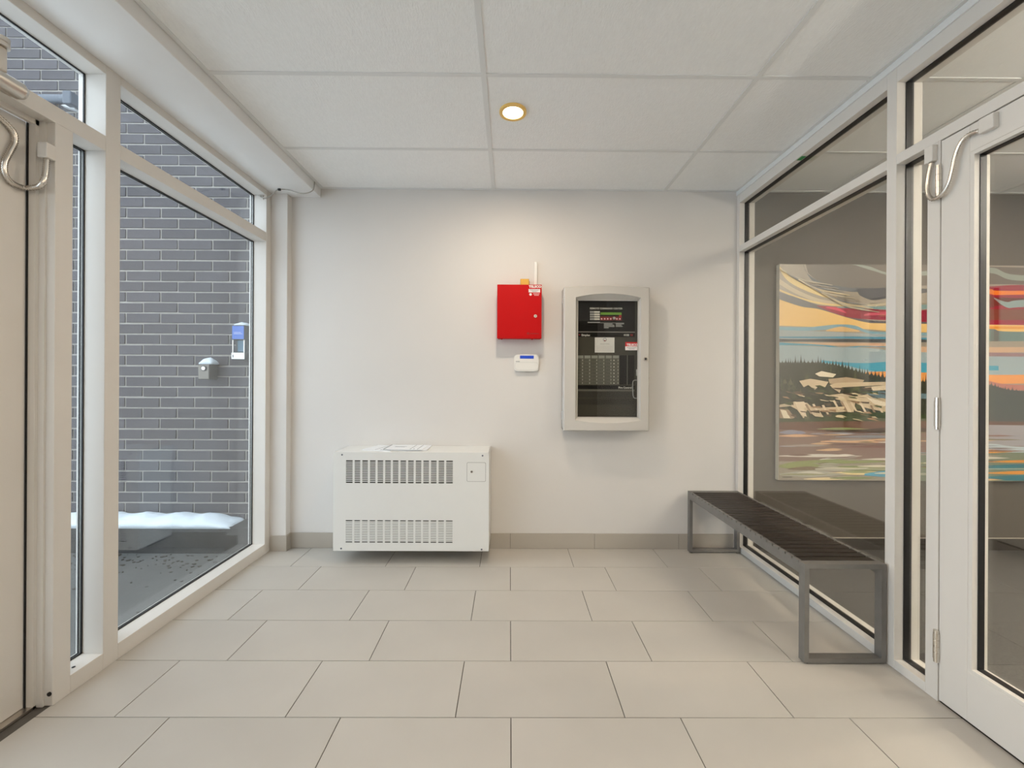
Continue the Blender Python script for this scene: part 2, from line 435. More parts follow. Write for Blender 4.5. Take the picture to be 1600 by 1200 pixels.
# lobby door
d2 = empty('door_2', (XR, 1.575, 0), kind='structure')
DX0, DX1 = XR+0.001, XR+0.060
DT = RB0-0.005
for nm, (a, b, c, d) in (('stile', (1.478, 1.576, 0.010, DT)), ('stile', (0.630, 0.728, 0.010, DT)),
                         ('rail', (0.728, 1.478, 0.010, 0.185)), ('rail', (0.728, 1.478, 2.016, DT))):
    MB().box(DX0, DX1, a, b, c, d, 0.0012).build(nm, M_frame, d2)
bead = MB().rring(0.728, 1.478, 0.185, 2.016, 0.013, 0, DX0+0.002, DX0+0.022).build('glazing_bead', M_frame, d2)
pane(d2, 1, 0.740, 1.466, 0.197, 2.004, XR+0.036, (XR+0.022, XR+0.044), 0.004)
MB().rring(0.728, 1.478, 0.185, 2.016, 0.013, 0, DX0+0.044, DX1-0.002).build('glazing_bead', M_frame, d2)
for py in (284, 646, 1010):
    c = on(0, XR, 1467, py)
    hb = MB().cyl((XR-0.007, 1.579), 0.0078, 2, c.z-0.060, c.z+0.060, 14)
    h = hb.build('hinge', M_chrome, d2)
    hp = MB()
    for q in (-0.036, -0.012, 0.012, 0.036): hp.cyl((XR-0.007, 1.579), 0.0090, 2, c.z+q-0.0113, c.z+q+0.0113, 16)
    hp.build('knuckle', M_chrome, h)

# flexible armoured cable loops between door and frame
def loop(name, label, pts, r, boxes, matl, bmat):
    b0 = boxes[0]
    root = empty(name, ((b0[0]+b0[1])/2, (b0[2]+b0[3])/2, b0[4]), label, 'cable loop')
    MB().tube(pts, r, 10, 0.30, 0.0036).build('conduit', matl, root)
    for b in boxes:
        bx = MB().box(*b, 0.003, 2).build('junction_box', bmat, root)
    for P_ in (pts[0], pts[-1]):
        pass
    return root
xc = XR-0.012
pp = [(1455,254),(1452,268),(1449,288),(1450,303),(1456,311),(1465,309),(1475,300),(1483,285),(1488,267),(1493,244),(1501,224),(1513,211),(1531,204)]
pts = [on(0, xc-0.006*math.sin(i/12*math.pi), *q) for i, q in enumerate(pp)]
a1, a2 = on(0, XR, 1445, 230), on(0, XR, 1467, 256); b1, b2 = on(0, XR, 1531, 190), on(0, XR, 1561, 204)
loop('cable_loop', 'nickel flexible cable loop from lobby door to its frame', pts, 0.0082,
     [(XR-0.022, XR, a2.y+0.004, a2.y+0.036, (a1.z+a2.z)/2-0.033, (a1.z+a2.z)/2+0.030), (XR-0.020, XR+0.001, b2.y, b1.y-0.012, (b1.z+b2.z)/2-0.020, (b1.z+b2.z)/2+0.030)], M_chrome, M_frame)
pp = [(-14,170),(0,184),(12,195),(22,208),(23,222),(15,238),(7,255),(8,272),(19,286),(37,293),(54,293),(65,288),(72,274),(73,250)]
pts = [on(0, -1.740, *q) if q[0] < 40 else on(1, 1.520, *q) for q in pp]
c = on(1, 1.53, 74, 236)
pts[-2] = Vector((-1.679, 1.526, pts[-2].z)); pts[-1] = Vector((-1.683, 1.535, c.z-0.024))
loop('cable_loop', 'nickel flexible cable loop from street door to its frame', pts, 0.0098,
     [(-1.702, -1.667, 1.520, 1.5525, c.z-0.026, c.z+0.028), (-1.7525, -1.722, 1.33, 1.39, pts[0].z-0.01, pts[0].z+0.05)], M_chrome, M_frame)

# ------------------------------------------------------------------ downlights
def downlight(x, y, power, label, z=ZC, r=0.068, group=None, col=WARM):
    root = empty('downlight', (x, y, z-0.008), label, 'downlight', group)
    n = 40
    o = [(x+r*math.cos(2*math.pi*i/n), y+r*math.sin(2*math.pi*i/n)) for i in range(n)]
    i_ = [(x+0.76*r*math.cos(2*math.pi*i/n), y+0.76*r*math.sin(2*math.pi*i/n)) for i in range(n)]
    MB().ring(o, i_, 2, z-0.006, z+0.004).build('trim_ring', M_gold, root)
    MB().cyl((x, y), 0.77*r, 2, z-0.0035, z+0.003, 40).build('diffuser', M_emit, root)
    ld = bpy.data.lights.new('downlight_lamp', 'AREA'); ld.shape = 'DISK'; ld.size = 0.10; ld.energy = power; ld.color = col; ld.spread = R(179)
    lo = bpy.data.objects.new('downlight_lamp', ld); COL.objects.link(lo); lo.parent = root; lo.location = (0, 0, 0.000)
    return root
c = on(2, ZC, 801.5, 175)
downlight(c.x, c.y, DL_POWER, 'lit round downlight in the entry ceiling before the fire panel')
downlight(c.x, c.y-1.83, DL_POWER, 'added unseen round downlight in the entry ceiling between the two doors')  # extra downlight out of view, added for more light in the entry
downlight(c.x, c.y-2.75, DL_POWER, 'added unseen round downlight in the entry ceiling near the rear wall')  # also added out of view, to light the rear of the entry

# ------------------------------------------------------------------ wall heater
hx0, hx1, hy, hz0, hz1 = -1.139, -0.132, 2.730, 0.090, 0.7285
ht = empty('wall_heater', ((hx0+hx1)/2, 2.87, hz0), 'white metal cabinet heater with two slotted grilles, on the white wall', 'heater')
body = MB()
tk = 0.004
body.box(hx0, hx0+tk, hy+0.003, YB-0.0095, hz0, hz1).box(hx1-tk, hx1, hy+0.003, YB-0.0095, hz0, hz1)
body.box(hx0, hx1, hy+0.003, YB, hz1-tk, hz1, 0.0015).box(hx0, hx1, hy+0.003, YB-0.0095, hz0, hz0+tk)
body.build('body', M_white, ht)
MB().box(hx0+tk, hx1-tk, hy+0.05, hy+0.054, hz0+tk, hz1-tk).build('inner_plate', mat('grey_liner', (0.12, 0.115, 0.10), 0.6), ht)
def fp(px, py): q = on(1, hy, px, py); return q.x, q.z
gx0 = fp(540.5, 737)[0]; gx1 = fp(707.5, 737)[0]
uz1, uz0 = fp(620, 719.5)[1], fp(620, 755)[1]
lz1, lz0 = fp(620, 813)[1], fp(620, 848)[1]
ax0, az1 = fp(729.5, 722.5); ax1, az0 = fp(759, 752.5)
pan = MB()
y0, y1 = hy, hy+0.003
pan.box(hx0, gx0, y0, y1, hz0, hz1).box(gx1, hx1, y0, y1, hz0, hz1)
pan.box(gx0, gx1, y0, y1, uz1, hz1).box(gx0, gx1, y0, y1, lz1, uz0).box(gx0, gx1, y0, y1, hz0, lz0)
fpn = pan.build('front_panel', M_white, ht)
for (z0, z1, hb_) in ((uz0, uz1, 0.0026), (lz0, lz1, 0.0040)):
    gr = MB(); cols = 14; rows = 13
    cw = (gx1-gx0)/cols
    for i in range(1, cols): gr.box(gx0+i*cw-0.0065, gx0+i*cw+0.0065, y0, y1, z0, z1)
    rh = (z1-z0)/rows
    for j in range(1, rows): gr.box(gx0, gx1, y0+0.0002, y1-0.0002, z0+j*rh-hb_, z0+j*rh+hb_)
    gr.build('grille', M_white, ht)
ad = MB().ring(rrect(ax0, ax1, az0, az1, 0.008), rrect(ax0+0.002, ax1-0.002, az0+0.002, az1-0.002, 0.007), 1, hy-0.0004, hy).build('access_door', mat('seam_grey', (0.22, 0.21, 0.2), 0.7), ht)
MB().prism(rrect(ax0+0.002, ax1-0.002, az0+0.002, az1-0.002, 0.007), 1, hy-0.0012, hy).build('door_leaf', M_white, ad)
lx, lz = fp(737, 737)
MB().cyl((lx, lz), 0.008, 1, hy-0.004, hy, 18).build('lock', M_chrome, ad)
MB().cyl((lx, lz), 0.0045, 1, hy-0.0045, hy, 14).build('key_hole', M_dark, ad)
for px, py in ((534.5, 710.5), (754, 712), (533, 857), (752.5, 858.5)):
    sx, sz = fp(px, py); MB().cyl((sx, sz), 0.0055, 1, hy-0.002, hy, 12).build('screw', M_ink, ht)
a, b = on(1, 2.80, 742, 864), on(1, 2.80, 757, 868)
MB().box(a.x, b.x, 2.78, YB-0.03, hz0-0.022, hz0+0.001, 0.003).build('wall_bracket', M_black, ht)
MB().box(hx0+0.03, hx0+0.06, 2.84, YB-0.03, hz0-0.022, hz0+0.001, 0.003).build('wall_bracket', M_black, ht)

# papers lying on the heater
def sheet(name, cx, cy, w, d, z0, z1, rot, label, matl=M_paper, marks=()):
    bm = MB(); bm.box(-w/2, w/2, -d/2, d/2, 0, z1-z0)
    me = bpy.data.meshes.new(name); bm.bm.to_mesh(me); bm.bm.free(); me.materials.append(matl)
    o = bpy.data.objects.new(name, me); COL.objects.link(o); o.location = (cx, cy, z0); o.rotation_euler = (0, 0, rot)
    tag(o, label, 'paper'); ORG[o.name] = Vector((0, 0, 0))
    for (a, b, c, d_) in marks:
        q = MB().box(a, b, c, d_, z1-z0, z1-z0+0.0004).build('printed_rule', M_ink, None); q.parent = o
    return o
zt = hz1
sheet('paper_sheet', -0.855, 2.880, 0.216, 0.205, zt, zt+0.004, R(-16), 'loose sheet at the bottom left of the paperwork on the heater', marks=((-0.02, -0.017, -0.08, 0.08), (0.02, 0.023, -0.08, 0.06)))
sheet('booklet', -0.665, 2.885, 0.235, 0.195, zt, zt+0.008, R(1), 'thick booklet under the top sheet on the heater')
sheet('letter_sheet', -0.705, 2.878, 0.262, 0.200, zt+0.0085, zt+0.0105, R(-2), 'top white sheet with grey lines on the heater booklet',
      marks=((-0.128, -0.122, -0.095, 0.095), (0.048, 0.051, -0.09, 0.09), (0.096, 0.099, -0.09, 0.09), (-0.08, 0.0, 0.02, 0.024), (-0.08, -0.01, 0.0, 0.004), (0.065, 0.075, -0.07, -0.06)))

# ------------------------------------------------------------------ red alarm cabinet
ry = 2.905
rx0, rz1 = on(1, ry, 777, 444)[0], on(1, ry, 811, 444.5)[2]
rx1, rz0 = on(1, ry, 846.3, 486)[0], on(1, ry, 811, 529)[2]
rc = empty('alarm_cabinet', ((rx0+rx1)/2, 2.95, rz0), 'red steel alarm cabinet with white sticker on the white wall', 'cabinet')
MB().box(rx0+0.003, rx1-0.003, ry+0.016, YB, rz0+0.003, rz1-0.003, 0.002).build('body', M_red, rc)
rd = MB().box(rx0, rx1, ry, ry+0.018, rz0, rz1, 0.003, 2).build('door', M_red, rc)
q = on(1, ry, 836.5, 494)
MB().cyl((q.x, q.z), 0.011, 1, ry-0.005, ry, 20).build('lock', M_chrome, rd)
MB().box(q.x-0.0015, q.x+0.0015, ry-0.0055, ry-0.004, q.z-0.006, q.z+0.006).build('key_hole', M_dark, rd)
M_lw = mat('white_print', (0.80, 0.76, 0.74), 0.6)
def tq(px, py, y): return on(1, y, px, py)
yy = ry-0.0006
t = tq(826.5, 449.5, yy); text('TELSCO', 0.022, t.x, t.z, yy, M_lw, rd, sx=1.08, bold=0.0012)
a, b = tq(826, 451.5, yy), tq(844, 457, yy)
MB().box(a.x, b.x, yy, ry, b.z, a.z).build('sticker', M_lw, rd)
for k, (u0, u1) in enumerate(((0.06, 0.94), (0.15, 0.85), (0.3, 0.7))):
    zz = a.z-(k+0.8)/3.6*(a.z-b.z); w_ = b.x-a.x
    MB().box(a.x+u0*w_, a.x+u1*w_, yy-0.0003, yy, zz-0.001, zz+0.001).build('small_print', M_ink, rd)
a = tq(829, 460, yy); MB().cyl((a.x, a.z), 0.009, 1, yy, ry, 18).build('logo', M_lw, rd)
for k, (u0, u1) in enumerate(((833, 843), (834.5, 842))):
    a, b = tq(u0, 459+k*2.2, yy), tq(u1, 459+k*2.2, yy)
    MB().box(a.x, b.x, yy, ry, a.z-0.003, a.z+0.003).build('small_print', mat('pink_print', (0.75, 0.35, 0.33), 0.6), rd)
M_emb = mat('dark_red_emblem', (0.30, 0.002, 0.003), 0.4)
a = tq(825, 521, yy); MB().cyl((a.x, a.z), 0.009, 1, ry-0.0004, ry, 12).box(a.x+0.012, a.x+0.075, ry-0.0004, ry, a.z-0.004, a.z+0.002).build('emblem', M_emb, rd)
a, b = tq(813, 436.5, 2.95), tq(826.5, 445, 2.95)
MB().box(a.x, b.x, 2.93, 2.975, rz1-0.003, a.z, 0.004, 2).cyl((b.x-0.004, 2.952), 0.009, 2, rz1-0.003, a.z-0.012, 14).build('cable_fitting', M_brass, rc)
a = tq(837.5, 408, 2.97)
MB().box(a.x-0.0105, a.x+0.0105, 2.983, YB, rz1-0.02, a.z, 0.002).build('cable_cover', M_plastic, rc)
for u in (784, 831.5): 
    a = tq(u, 529, ry+0.03); MB().box(a.x-0.006, a.x+0.006, ry+0.03, ry+0.05, rz0-0.004, rz0+0.004).build('knockout', M_red, rc)

# ------------------------------------------------------------------ keypad
ky = YB-0.026
a, b = tq(803.5, 553.5, ky), tq(842, 580.5, ky)
kp = empty('keypad', ((a.x+b.x)/2, YB-0.01, b.z), 'white rounded alarm keypad with small blue display below the red cabinet', 'keypad')
MB().prism(rrect(a.x+0.004, b.x-0.004, b.z+0.003, a.z-0.003, 0.024), 1, ky+0.006, YB).build('back_shell', M_plastic, kp)
kf = MB().prism(rrect(a.x, b.x, b.z, a.z, 0.028), 1, ky, ky+0.014)
bmesh.ops.bevel(kf.bm, geom=[e_ for e_ in kf.bm.edges if all(abs(v.co.y-ky) < 1e-5 for v in e_.verts)], offset=0.004, segments=2, affect='EDGES')
kf.build('front_shell', M_plastic, kp)
c0, c1 = tq(812.5, 555.5, ky), tq(834, 560.5, ky)
MB().box(c0.x, c1.x, ky-0.001, ky+0.002, c1.z, c0.z, 0.0006).build('display', M_blue, kp)
c0, c1 = tq(806, 564.5, ky), tq(812, 565.3, ky)
MB().box(c0.x, c1.x, ky-0.0004, ky+0.001, c1.z, c0.z).build('small_print', M_ink, kp)
c0, c1 = tq(804.5, 566, ky), tq(841, 578, ky)
MB().ring(rrect(c0.x, c1.x, c1.z, c0.z, 0.02), rrect(c0.x+0.0012, c1.x-0.0012, c1.z+0.0012, c0.z-0.0012, 0.019), 1, ky-0.0003, ky+0.001).build('flap_seam', mat('seam_light', (0.5, 0.5, 0.48), 0.6), kp)

# ------------------------------------------------------------------ fire alarm panel
py_ = 2.862                      # front of the door
fx0, fx1 = on(1, py_, 881, 560).x, on(1, py_, 1014.7, 560).x
fz1, fz0 = on(1, py_, 948, 447.5).z, on(1, py_, 948, 673.5).z
fa = empty('fire_panel', ((fx0+fx1)/2, 2.93, fz0), 'grey fire alarm control cabinet with arched glass door on the white wall', 'fire panel')
sh = MB()
bx0, bx1, bz0, bz1, by = fx0+0.004, fx1-0.004, fz0+0.004, fz1-0.004, py_+0.035
sh.box(bx0, bx0+0.004, by, YB, bz0, bz1).box(bx1-0.004, bx1, by, YB, bz0, bz1).box(bx0, bx1, by, YB, bz0, bz0+0.004).box(bx0, bx1, by, YB, bz1-0.004, bz1)
sh.box(bx0, bx1, YB-0.02, YB-0.002, bz0, bz1)
sh.build('back_box', M_panelgrey, fa)
ix0, ix1 = on(1, py_, 899, 560).x, on(1, py_, 1001, 560).x
it_c, it_e = on(1, py_, 950, 459).z, on(1, py_, 950, 465).z
ib_c, ib_e = on(1, py_, 950, 661).z, on(1, py_, 950, 656.5).z
gx_0, gx_1 = on(1, py_+0.03, 902.6, 560).x, on(1, py_+0.03, 996, 560).x
gz_1, gz_0 = on(1, py_+0.03, 950, 470).z, on(1, py_+0.03, 950, 651.5).z
n = 14
def edge(x0, x1, ze, zc, rev=False):
    pts_ = []
    for k in range(n+1):
        t_ = k/n; xx = x0+(x1-x0)*t_
        pts_.append((xx, ze+(zc-ze)*(1-(2*t_-1)**2)))
    return pts_
# door: outer outline with a slightly bowed top, inner opening with arched top and bottom
outer = edge(fx1, fx0, fz1-0.004, fz1+0.006)+edge(fx0, fx1, fz0, fz0)
inner = edge(ix1, ix0, it_e, it_c)+edge(ix0, ix1, ib_e, ib_c)
bez = edge(gx_1+0.006, gx_0-0.004, gz_1+0.004, gz_1+0.004)+edge(gx_0-0.004, gx_1+0.006, gz_0-0.004, gz_0-0.004)
gl_ = edge(gx_1, gx_0, gz_1, gz_1)+edge(gx_0, gx_1, gz_0, gz_0)
db = MB()
def loopv(pts_, yv, bow=0.0):
    xm, xw = (fx0+fx1)/2, (fx1-fx0)/2
    return [db.bm.verts.new((p_[0], yv-bow*(1-((p_[0]-xm)/xw)**2), p_[1])) for p_ in pts_]
def bridge(A, B):
    fs = []
    for i in range(len(A)):
        j = (i+1) % len(A)
        try: fs.append(db.bm.faces.new((A[i], A[j], B[j], B[i])))
        except ValueError: pass
    return fs
ch = 0.006
out_in = edge(fx1-ch, fx0+ch, fz1-0.004-ch, fz1+0.006-ch)+edge(fx0+ch, fx1-ch, fz0+ch, fz0+ch)
l0 = loopv(outer, py_+0.035); l1 = loopv(outer, py_+ch); l2 = loopv(out_in, py_, 0.012)
l3 = loopv(inner, py_+0.001, 0.012); l4 = loopv(bez, py_+0.026); l5 = loopv(bez, py_+0.022); l6 = loopv(gl_, py_+0.022); l7 = loopv(gl_, py_+0.036)
for A, B in ((l0, l1), (l1, l2), (l2, l3), (l3, l4), (l4, l5), (l5, l6), (l6, l7), (l7, l0)): bridge(A, B)
bmesh.ops.recalc_face_normals(db.bm, faces=db.bm.faces[:])
fd = db.build('door', M_panelgrey, fa)
MB().box(gx_0-0.003, gx_1+0.003, py_+0.029, py_+0.032, gz_0-0.003, gz_1+0.003).build('glass', M_pglass, fd)
q = on(1, py_, 1008, 561)
MB().cyl((q.x, q.z), 0.014, 1, py_-0.012, py_+0.003, 24).build('lock', M_chrome, fd)
MB().cyl((q.x, q.z), 0.008, 1, py_-0.0125, py_, 18).build('key_hole', M_dark, fd)
for zt_, zb_ in ((466, 474), (642, 656)):
    a, b = on(1, py_+0.03, 880, zt_), on(1, py_+0.03, 880, zb_)
    MB().cyl((fx0-0.002, py_+0.040), 0.005, 2, b.z, a.z, 12).build('hinge', M_steel, fa)
# face plates behind the glass
yi = py_+0.058
M_ol = mat('olive_grey_plate', (0.052, 0.047, 0.032), 0.5)
M_mod = mat('module_grey', (0.15, 0.146, 0.115), 0.5)
M_modh = mat('module_label', (0.32, 0.33, 0.28), 0.5)
M_wht = mat('white_key', (0.72, 0.70, 0.62), 0.5)
M_btn = mat('grey_key', (0.42, 0.42, 0.40), 0.5)
M_gr = mat('green_lcd', (0.16, 0.36, 0.03), 0.4)
M_rk = mat('red_key', (0.50, 0.015, 0.02), 0.4)
M_drk = mat('dark_red_bar', (0.25, 0.01, 0.012), 0.5)
def ip(px, py): q_ = on(1, yi, px, py); return q_.x, q_.z
def ib(x0, y0_, x1, y1_, nm, m_, d=0.002, parent=None, at=None, bev=0.0):
    a_, b_ = ip(x0, y0_), ip(x1, y1_)
    yy_ = yi if at is None else at
    return MB().box(a_[0], b_[0], yy_-d, yy_, b_[1], a_[1], bev).build(nm, m_, parent or fa)
MB().box(bx0+0.004, bx1-0.004, yi, yi+0.003, bz0+0.004, bz1-0.004).build('inner_panel', M_ol, fa)
up = ib(900, 466, 992, 518, 'display_plate', M_black)
f2 = yi-0.002
t = ip(921.5, 483.2); text('REMOTE COMMAND CENTER', 0.0160, t[0], t[1], f2-0.0004, M_wht, up, sx=1.06, bold=0.0004)
for r_ in range(4):
    y0_ = 486.3+r_*3.7
    for c_ in range(2): ib(921.8+c_*3.2, y0_, 924.4+c_*3.2, y0_+2.6, 'key', M_btn, 0.002, up, f2)
    ib(928.2, y0_, 937, y0_+2.7, 'key_label', M_wht, 0.002, up, f2)
ib(938.3, 488.2, 971, 492.2, 'status_display', M_gr, 0.002, up, f2)
ib(938, 494, 971.5, 501, 'button_field', mat('maroon', (0.12, 0.006, 0.008), 0.5), 0.001, up, f2)
for k in range(7):
    if k == 4: continue
    x0 = 938.3+k*4.72
    ib(x0, 496.2, x0+3.2, 500.3, 'red_key', M_rk, 0.0025, up, f2)
    ib(x0+0.6, 497.5, x0+2.6, 499.3, 'key_legend', M_lw, 0.0028, up, f2)
ib(967, 492.6, 970.6, 495.6, 'red_key', M_rk, 0.0025, up, f2)
q = ip(959, 497.5); MB().cyl(q, 0.010, 1, f2-0.010, f2, 20).build('key_switch', M_chrome, up)
ib(918, 503, 937.5, 504.6, 'small_print', M_btn, 0.0005, up, f2)
ib(938, 504.2, 975, 505, 'small_print', M_btn, 0.0005, up, f2)
for k, (u0, u1) in enumerate(((943.5, 957), (943.5, 959.5), (943.5, 960), (943.5, 951))): ib(u0, 505.5+k*2, u1, 506.8+k*2, 'small_print', M_btn, 0.0005, up, f2)
for k, (u0, u1) in enumerate(((962, 975), (962, 971), (962, 972.5))): ib(u0, 505.3+k*2, u1, 506.6+k*2, 'small_print', M_btn, 0.0005, up, f2)
ib(900, 518, 992, 519.6, 'divider', mat('trim_grey', (0.30, 0.28, 0.25), 0.4), 0.003)
nb = ib(900, 519.6, 991.5, 526.8, 'name_bar', M_black, 0.002)
t = ip(908.3, 525.0); text('Simplex', 0.0190, t[0], t[1], f2-0.0004, M_wht, nb, bold=0.0006)
t = ip(974.3, 525.0); text('4100', 0.0190, t[0], t[1], f2-0.0004, M_wht, nb, bold=0.0006)
t = ip(984.8, 525.0); text('ES', 0.0190, t[0], t[1], f2-0.0004, M_rk, nb, bold=0.0003)
q = ip(905.5, 523.2); MB().cyl(q, 0.006, 1, f2-0.0006, f2, 4).build('logo', M_rk, nb)
pc = ib(929.5, 527.2, 960, 551, 'notice_card', M_plastic, 0.001)
cyv = yi-0.001
q = ip(945, 530.8); MB().ring([(q[0]+0.013*math.cos(R(a_)), q[1]+0.012*math.sin(R(a_))) for a_ in range(0, 360, 20)], [(q[0]+0.0105*math.cos(R(a_)), q[1]+0.0095*math.sin(R(a_))) for a_ in range(0, 360, 20)], 1, cyv-0.0004, cyv).build('logo', M_ink, pc)
MB().prism([(q[0]-0.008, q[1]-0.002), (q[0], q[1]-0.013), (q[0]+0.009, q[1]-0.002), (q[0]+0.002, q[1]-0.004)], 1, cyv-0.0008, cyv).build('logo', M_drk, pc)
t = ip(945, 538.3); text('AXE FIRE', 0.011, t[0], t[1], cyv-0.0004, mat('grey_print', (0.35, 0.34, 0.33), 0.7), pc, align='CENTER', sx=1.5)
for k in range(4): ib(932, 541+k*2.4, 957.5, 541.6+k*2.4, 'small_print', mat('pale_print', (0.62, 0.58, 0.56), 0.7), 0.0004, pc, cyv)
sy_ = py_+0.0285
a, b = on(1, sy_, 977, 534.5), on(1, sy_, 995.6, 547.3)
stk = MB().box(a.x, b.x, sy_-0.0006, sy_, b.z, a.z).build('sticker', M_lw, fa)
m_ = on(1, sy_, 980, 541.2)
MB().box(a.x, b.x, sy_-0.0010, sy_-0.0006, m_.z, a.z).build('sticker_band', M_rk, stk)
t = on(1, sy_, 979, 540.2); text('TELSCO', 0.0205, t.x, t.z, sy_-0.0014, M_lw, stk, sx=1.03, bold=0.001)
for k, (u0, u1) in enumerate(((979, 994), (982, 991.5))):
    a, b = on(1, sy_, u0, 542.8+k*2), on(1, sy_, u1, 543.5+k*2)
    MB().box(a.x, b.x, sy_-0.0010, sy_-0.0006, b.z, a.z).build('small_print', M_ink, stk)
for k in range(6):
    x0 = 900.5 if k == 0 else 901+k*11.1+0.6; x1 = 901+(k+1)*11.1-0.4
    md = ib(x0, 555.2, x1, 601, 'module', M_mod, 0.003)
    ib(x0+0.5, 555.6, x1-0.5, 559.8, 'module_label', M_modh, 0.001, md, yi-0.003)
    led = MB(); led2 = MB(); led3 = MB()
    for r_ in range(8):
        yy0 = 562.2+r_*5.1
        u0 = x1-2.2
        a_, b_ = ip(u0, yy0), ip(u0+0.9, yy0+1.2); led.box(a_[0], b_[0], yi-0.0045, yi-0.003, b_[1], a_[1])
        a_, b_ = ip(x0+0.6, yy0-1.6), ip(x1-3.0, yy0+2.6); led2.box(a_[0], b_[0], yi-0.0038, yi-0.003, b_[1], a_[1])
        if k == 5:
            a_, b_ = ip(x0+1.2, yy0), ip(x0+2.8, yy0+1.7); led3.box(a_[0], b_[0], yi-0.0055, yi-0.003, b_[1], a_[1])
    if k == 5: led3.build('push_key', M_wht, md, kind='stuff')
    led.build('indicator', M_wht, md, kind='stuff'); led2.build('label_strip', mat('label_grey', (0.11, 0.11, 0.085), 0.6), md)
ib(968, 555.2, 979.4, 601, 'blank_module', M_black, 0.003); ib(980.6, 555.2, 991, 601, 'blank_module', M_black, 0.003)
ib(979.4, 555.2, 980.6, 601, 'divider', M_mod, 0.003)
fb = ib(900, 602, 991.5, 608, 'name_bar', M_black, 0.002)
t = ip(966, 607.0); text('Fire Control', 0.0185, t[0], t[1], f2-0.0004, M_wht, fb, bold=0.0007)
ib(900, 608.5, 991.5, 611.5, 'divider', M_mod, 0.003)
lv = MB()
for (v0, v1) in ((612, 621), (622.8, 632)):
    for k in range(40):
        a_, b_ = ip(902+k*2.25, v0), ip(902.9+k*2.25, v1); lv.box(a_[0], b_[0], yi-0.002, yi, b_[1], a_[1])
lv.build('vent', mat('vent_dark', (0.012, 0.011, 0.008), 0.6), fa)
hd = [on(1, yi-0.010, *q_) for q_ in ((995, 594), (990.5, 594.5), (988.8, 598), (988.8, 610), (989.5, 619), (991.5, 622), (995, 622.3))]
MB().tube(hd, 0.0035, 8).build('inner_handle', M_btn, fa)
a, b = on(1, yi-0.01, 994.5, 577), on(1, yi-0.01, 997.5, 587.5)
MB().box(a.x, b.x, yi-0.02, yi, b.z, a.z, 0.002).build('latch', M_plastic, fa)

# ------------------------------------------------------------------ bench
nx0, nx1, ny0, ny1, nzt = 1.258, 1.608, 1.784, 2.962, 0.427
bn = empty('bench', ((nx0+nx1)/2, (ny0+ny1)/2, 0), 'long grey steel bench with dark wooden slat seat beside the glass partition', 'bench')
bw, bd = 0.020, 0.036
for (a, b) in ((ny0, ny0+bd), (ny1-bd, ny1)):
    fr_ = MB().rring(nx0, nx1, 0.006, nzt, bw, 1, a, b)
    f_ = fr_.build('end_frame', M_bench, bn)
    for sx in (nx0+0.018, nx1-0.018):
        MB().cyl((sx, (a+b)/2), 0.011, 2, 0, 0.007, 12).build('glide', M_black, f_)
pitch = 0.0455
ns = int((ny1-ny0-2*bd)/pitch)
pitch = (ny1-ny0-2*bd)/ns
for sx in (nx0, nx1-0.014):
    rl = MB().box(sx, sx+0.014, ny0+bd, ny1-bd, nzt-0.052, nzt-0.010)
    for k in range(ns): rl.box(sx, sx+0.014, ny0+bd+k*pitch+0.0042, ny0+bd+(k+1)*pitch-0.0042, nzt-0.0105, nzt)
    rl.build('side_rail', M_bench, bn)
sm = box_mesh('slat', nx1-nx0-0.029, pitch-0.009, 0.016, M_slat, 0.002)
for k in range(ns): place(sm, 'slat', bn, ((nx0+nx1)/2, ny0+bd+(k+0.5)*pitch, nzt-0.009))
MB().box(nx0+0.013, nx1-0.013, ny0+bd, ny1-bd, nzt-0.0235, nzt-0.0185).build('slat_gap_shade', M_black, bn)  # black sheet added under the slats so their gaps look shaded
for yb in (ny0+0.4, ny1-0.4):
    MB().box(nx0+0.013, nx1-0.013, yb-0.012, yb+0.012, nzt-0.045, nzt-0.023).build('cross_bar', M_bench, bn)

# ------------------------------------------------------------------ lobby beyond the glass
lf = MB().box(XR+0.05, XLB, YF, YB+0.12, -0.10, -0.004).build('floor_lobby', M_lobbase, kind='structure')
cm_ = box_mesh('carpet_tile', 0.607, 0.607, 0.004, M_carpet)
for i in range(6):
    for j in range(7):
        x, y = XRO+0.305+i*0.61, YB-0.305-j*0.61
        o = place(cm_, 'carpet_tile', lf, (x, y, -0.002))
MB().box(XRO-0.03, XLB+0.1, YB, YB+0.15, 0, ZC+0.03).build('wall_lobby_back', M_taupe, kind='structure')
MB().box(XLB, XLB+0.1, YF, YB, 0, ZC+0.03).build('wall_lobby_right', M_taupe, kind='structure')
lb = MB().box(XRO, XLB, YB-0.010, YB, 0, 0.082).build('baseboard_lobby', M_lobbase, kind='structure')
MB().box(XRO, XLB, YB-0.011, YB, 0.082, 0.086).build('edge_trim', M_base, lb)
cl = MB().box(XRO, XLB+0.1, YF-0.2, YB+0.2, ZC+0.03, ZC+0.25).build('ceiling_lobby', M_soffit, kind='structure')
lay_in(cl, [XRO+0.55+1.2192*k for k in range(4)], YL, XRO, XLB, YF, YB)
for k, (x, y, what) in enumerate(((2.75, 1.60, 'beside the painting'), (4.2, 1.60, 'by the far lobby wall'), (2.75, -0.2, 'behind the lobby door'), (4.2, -0.2, 'at the rear of the lobby'))):  # extra downlights out of view, added to light the lobby
    downlight(x, y, LOBBY_POWER, 'added unseen round downlight in the lobby ceiling '+what)

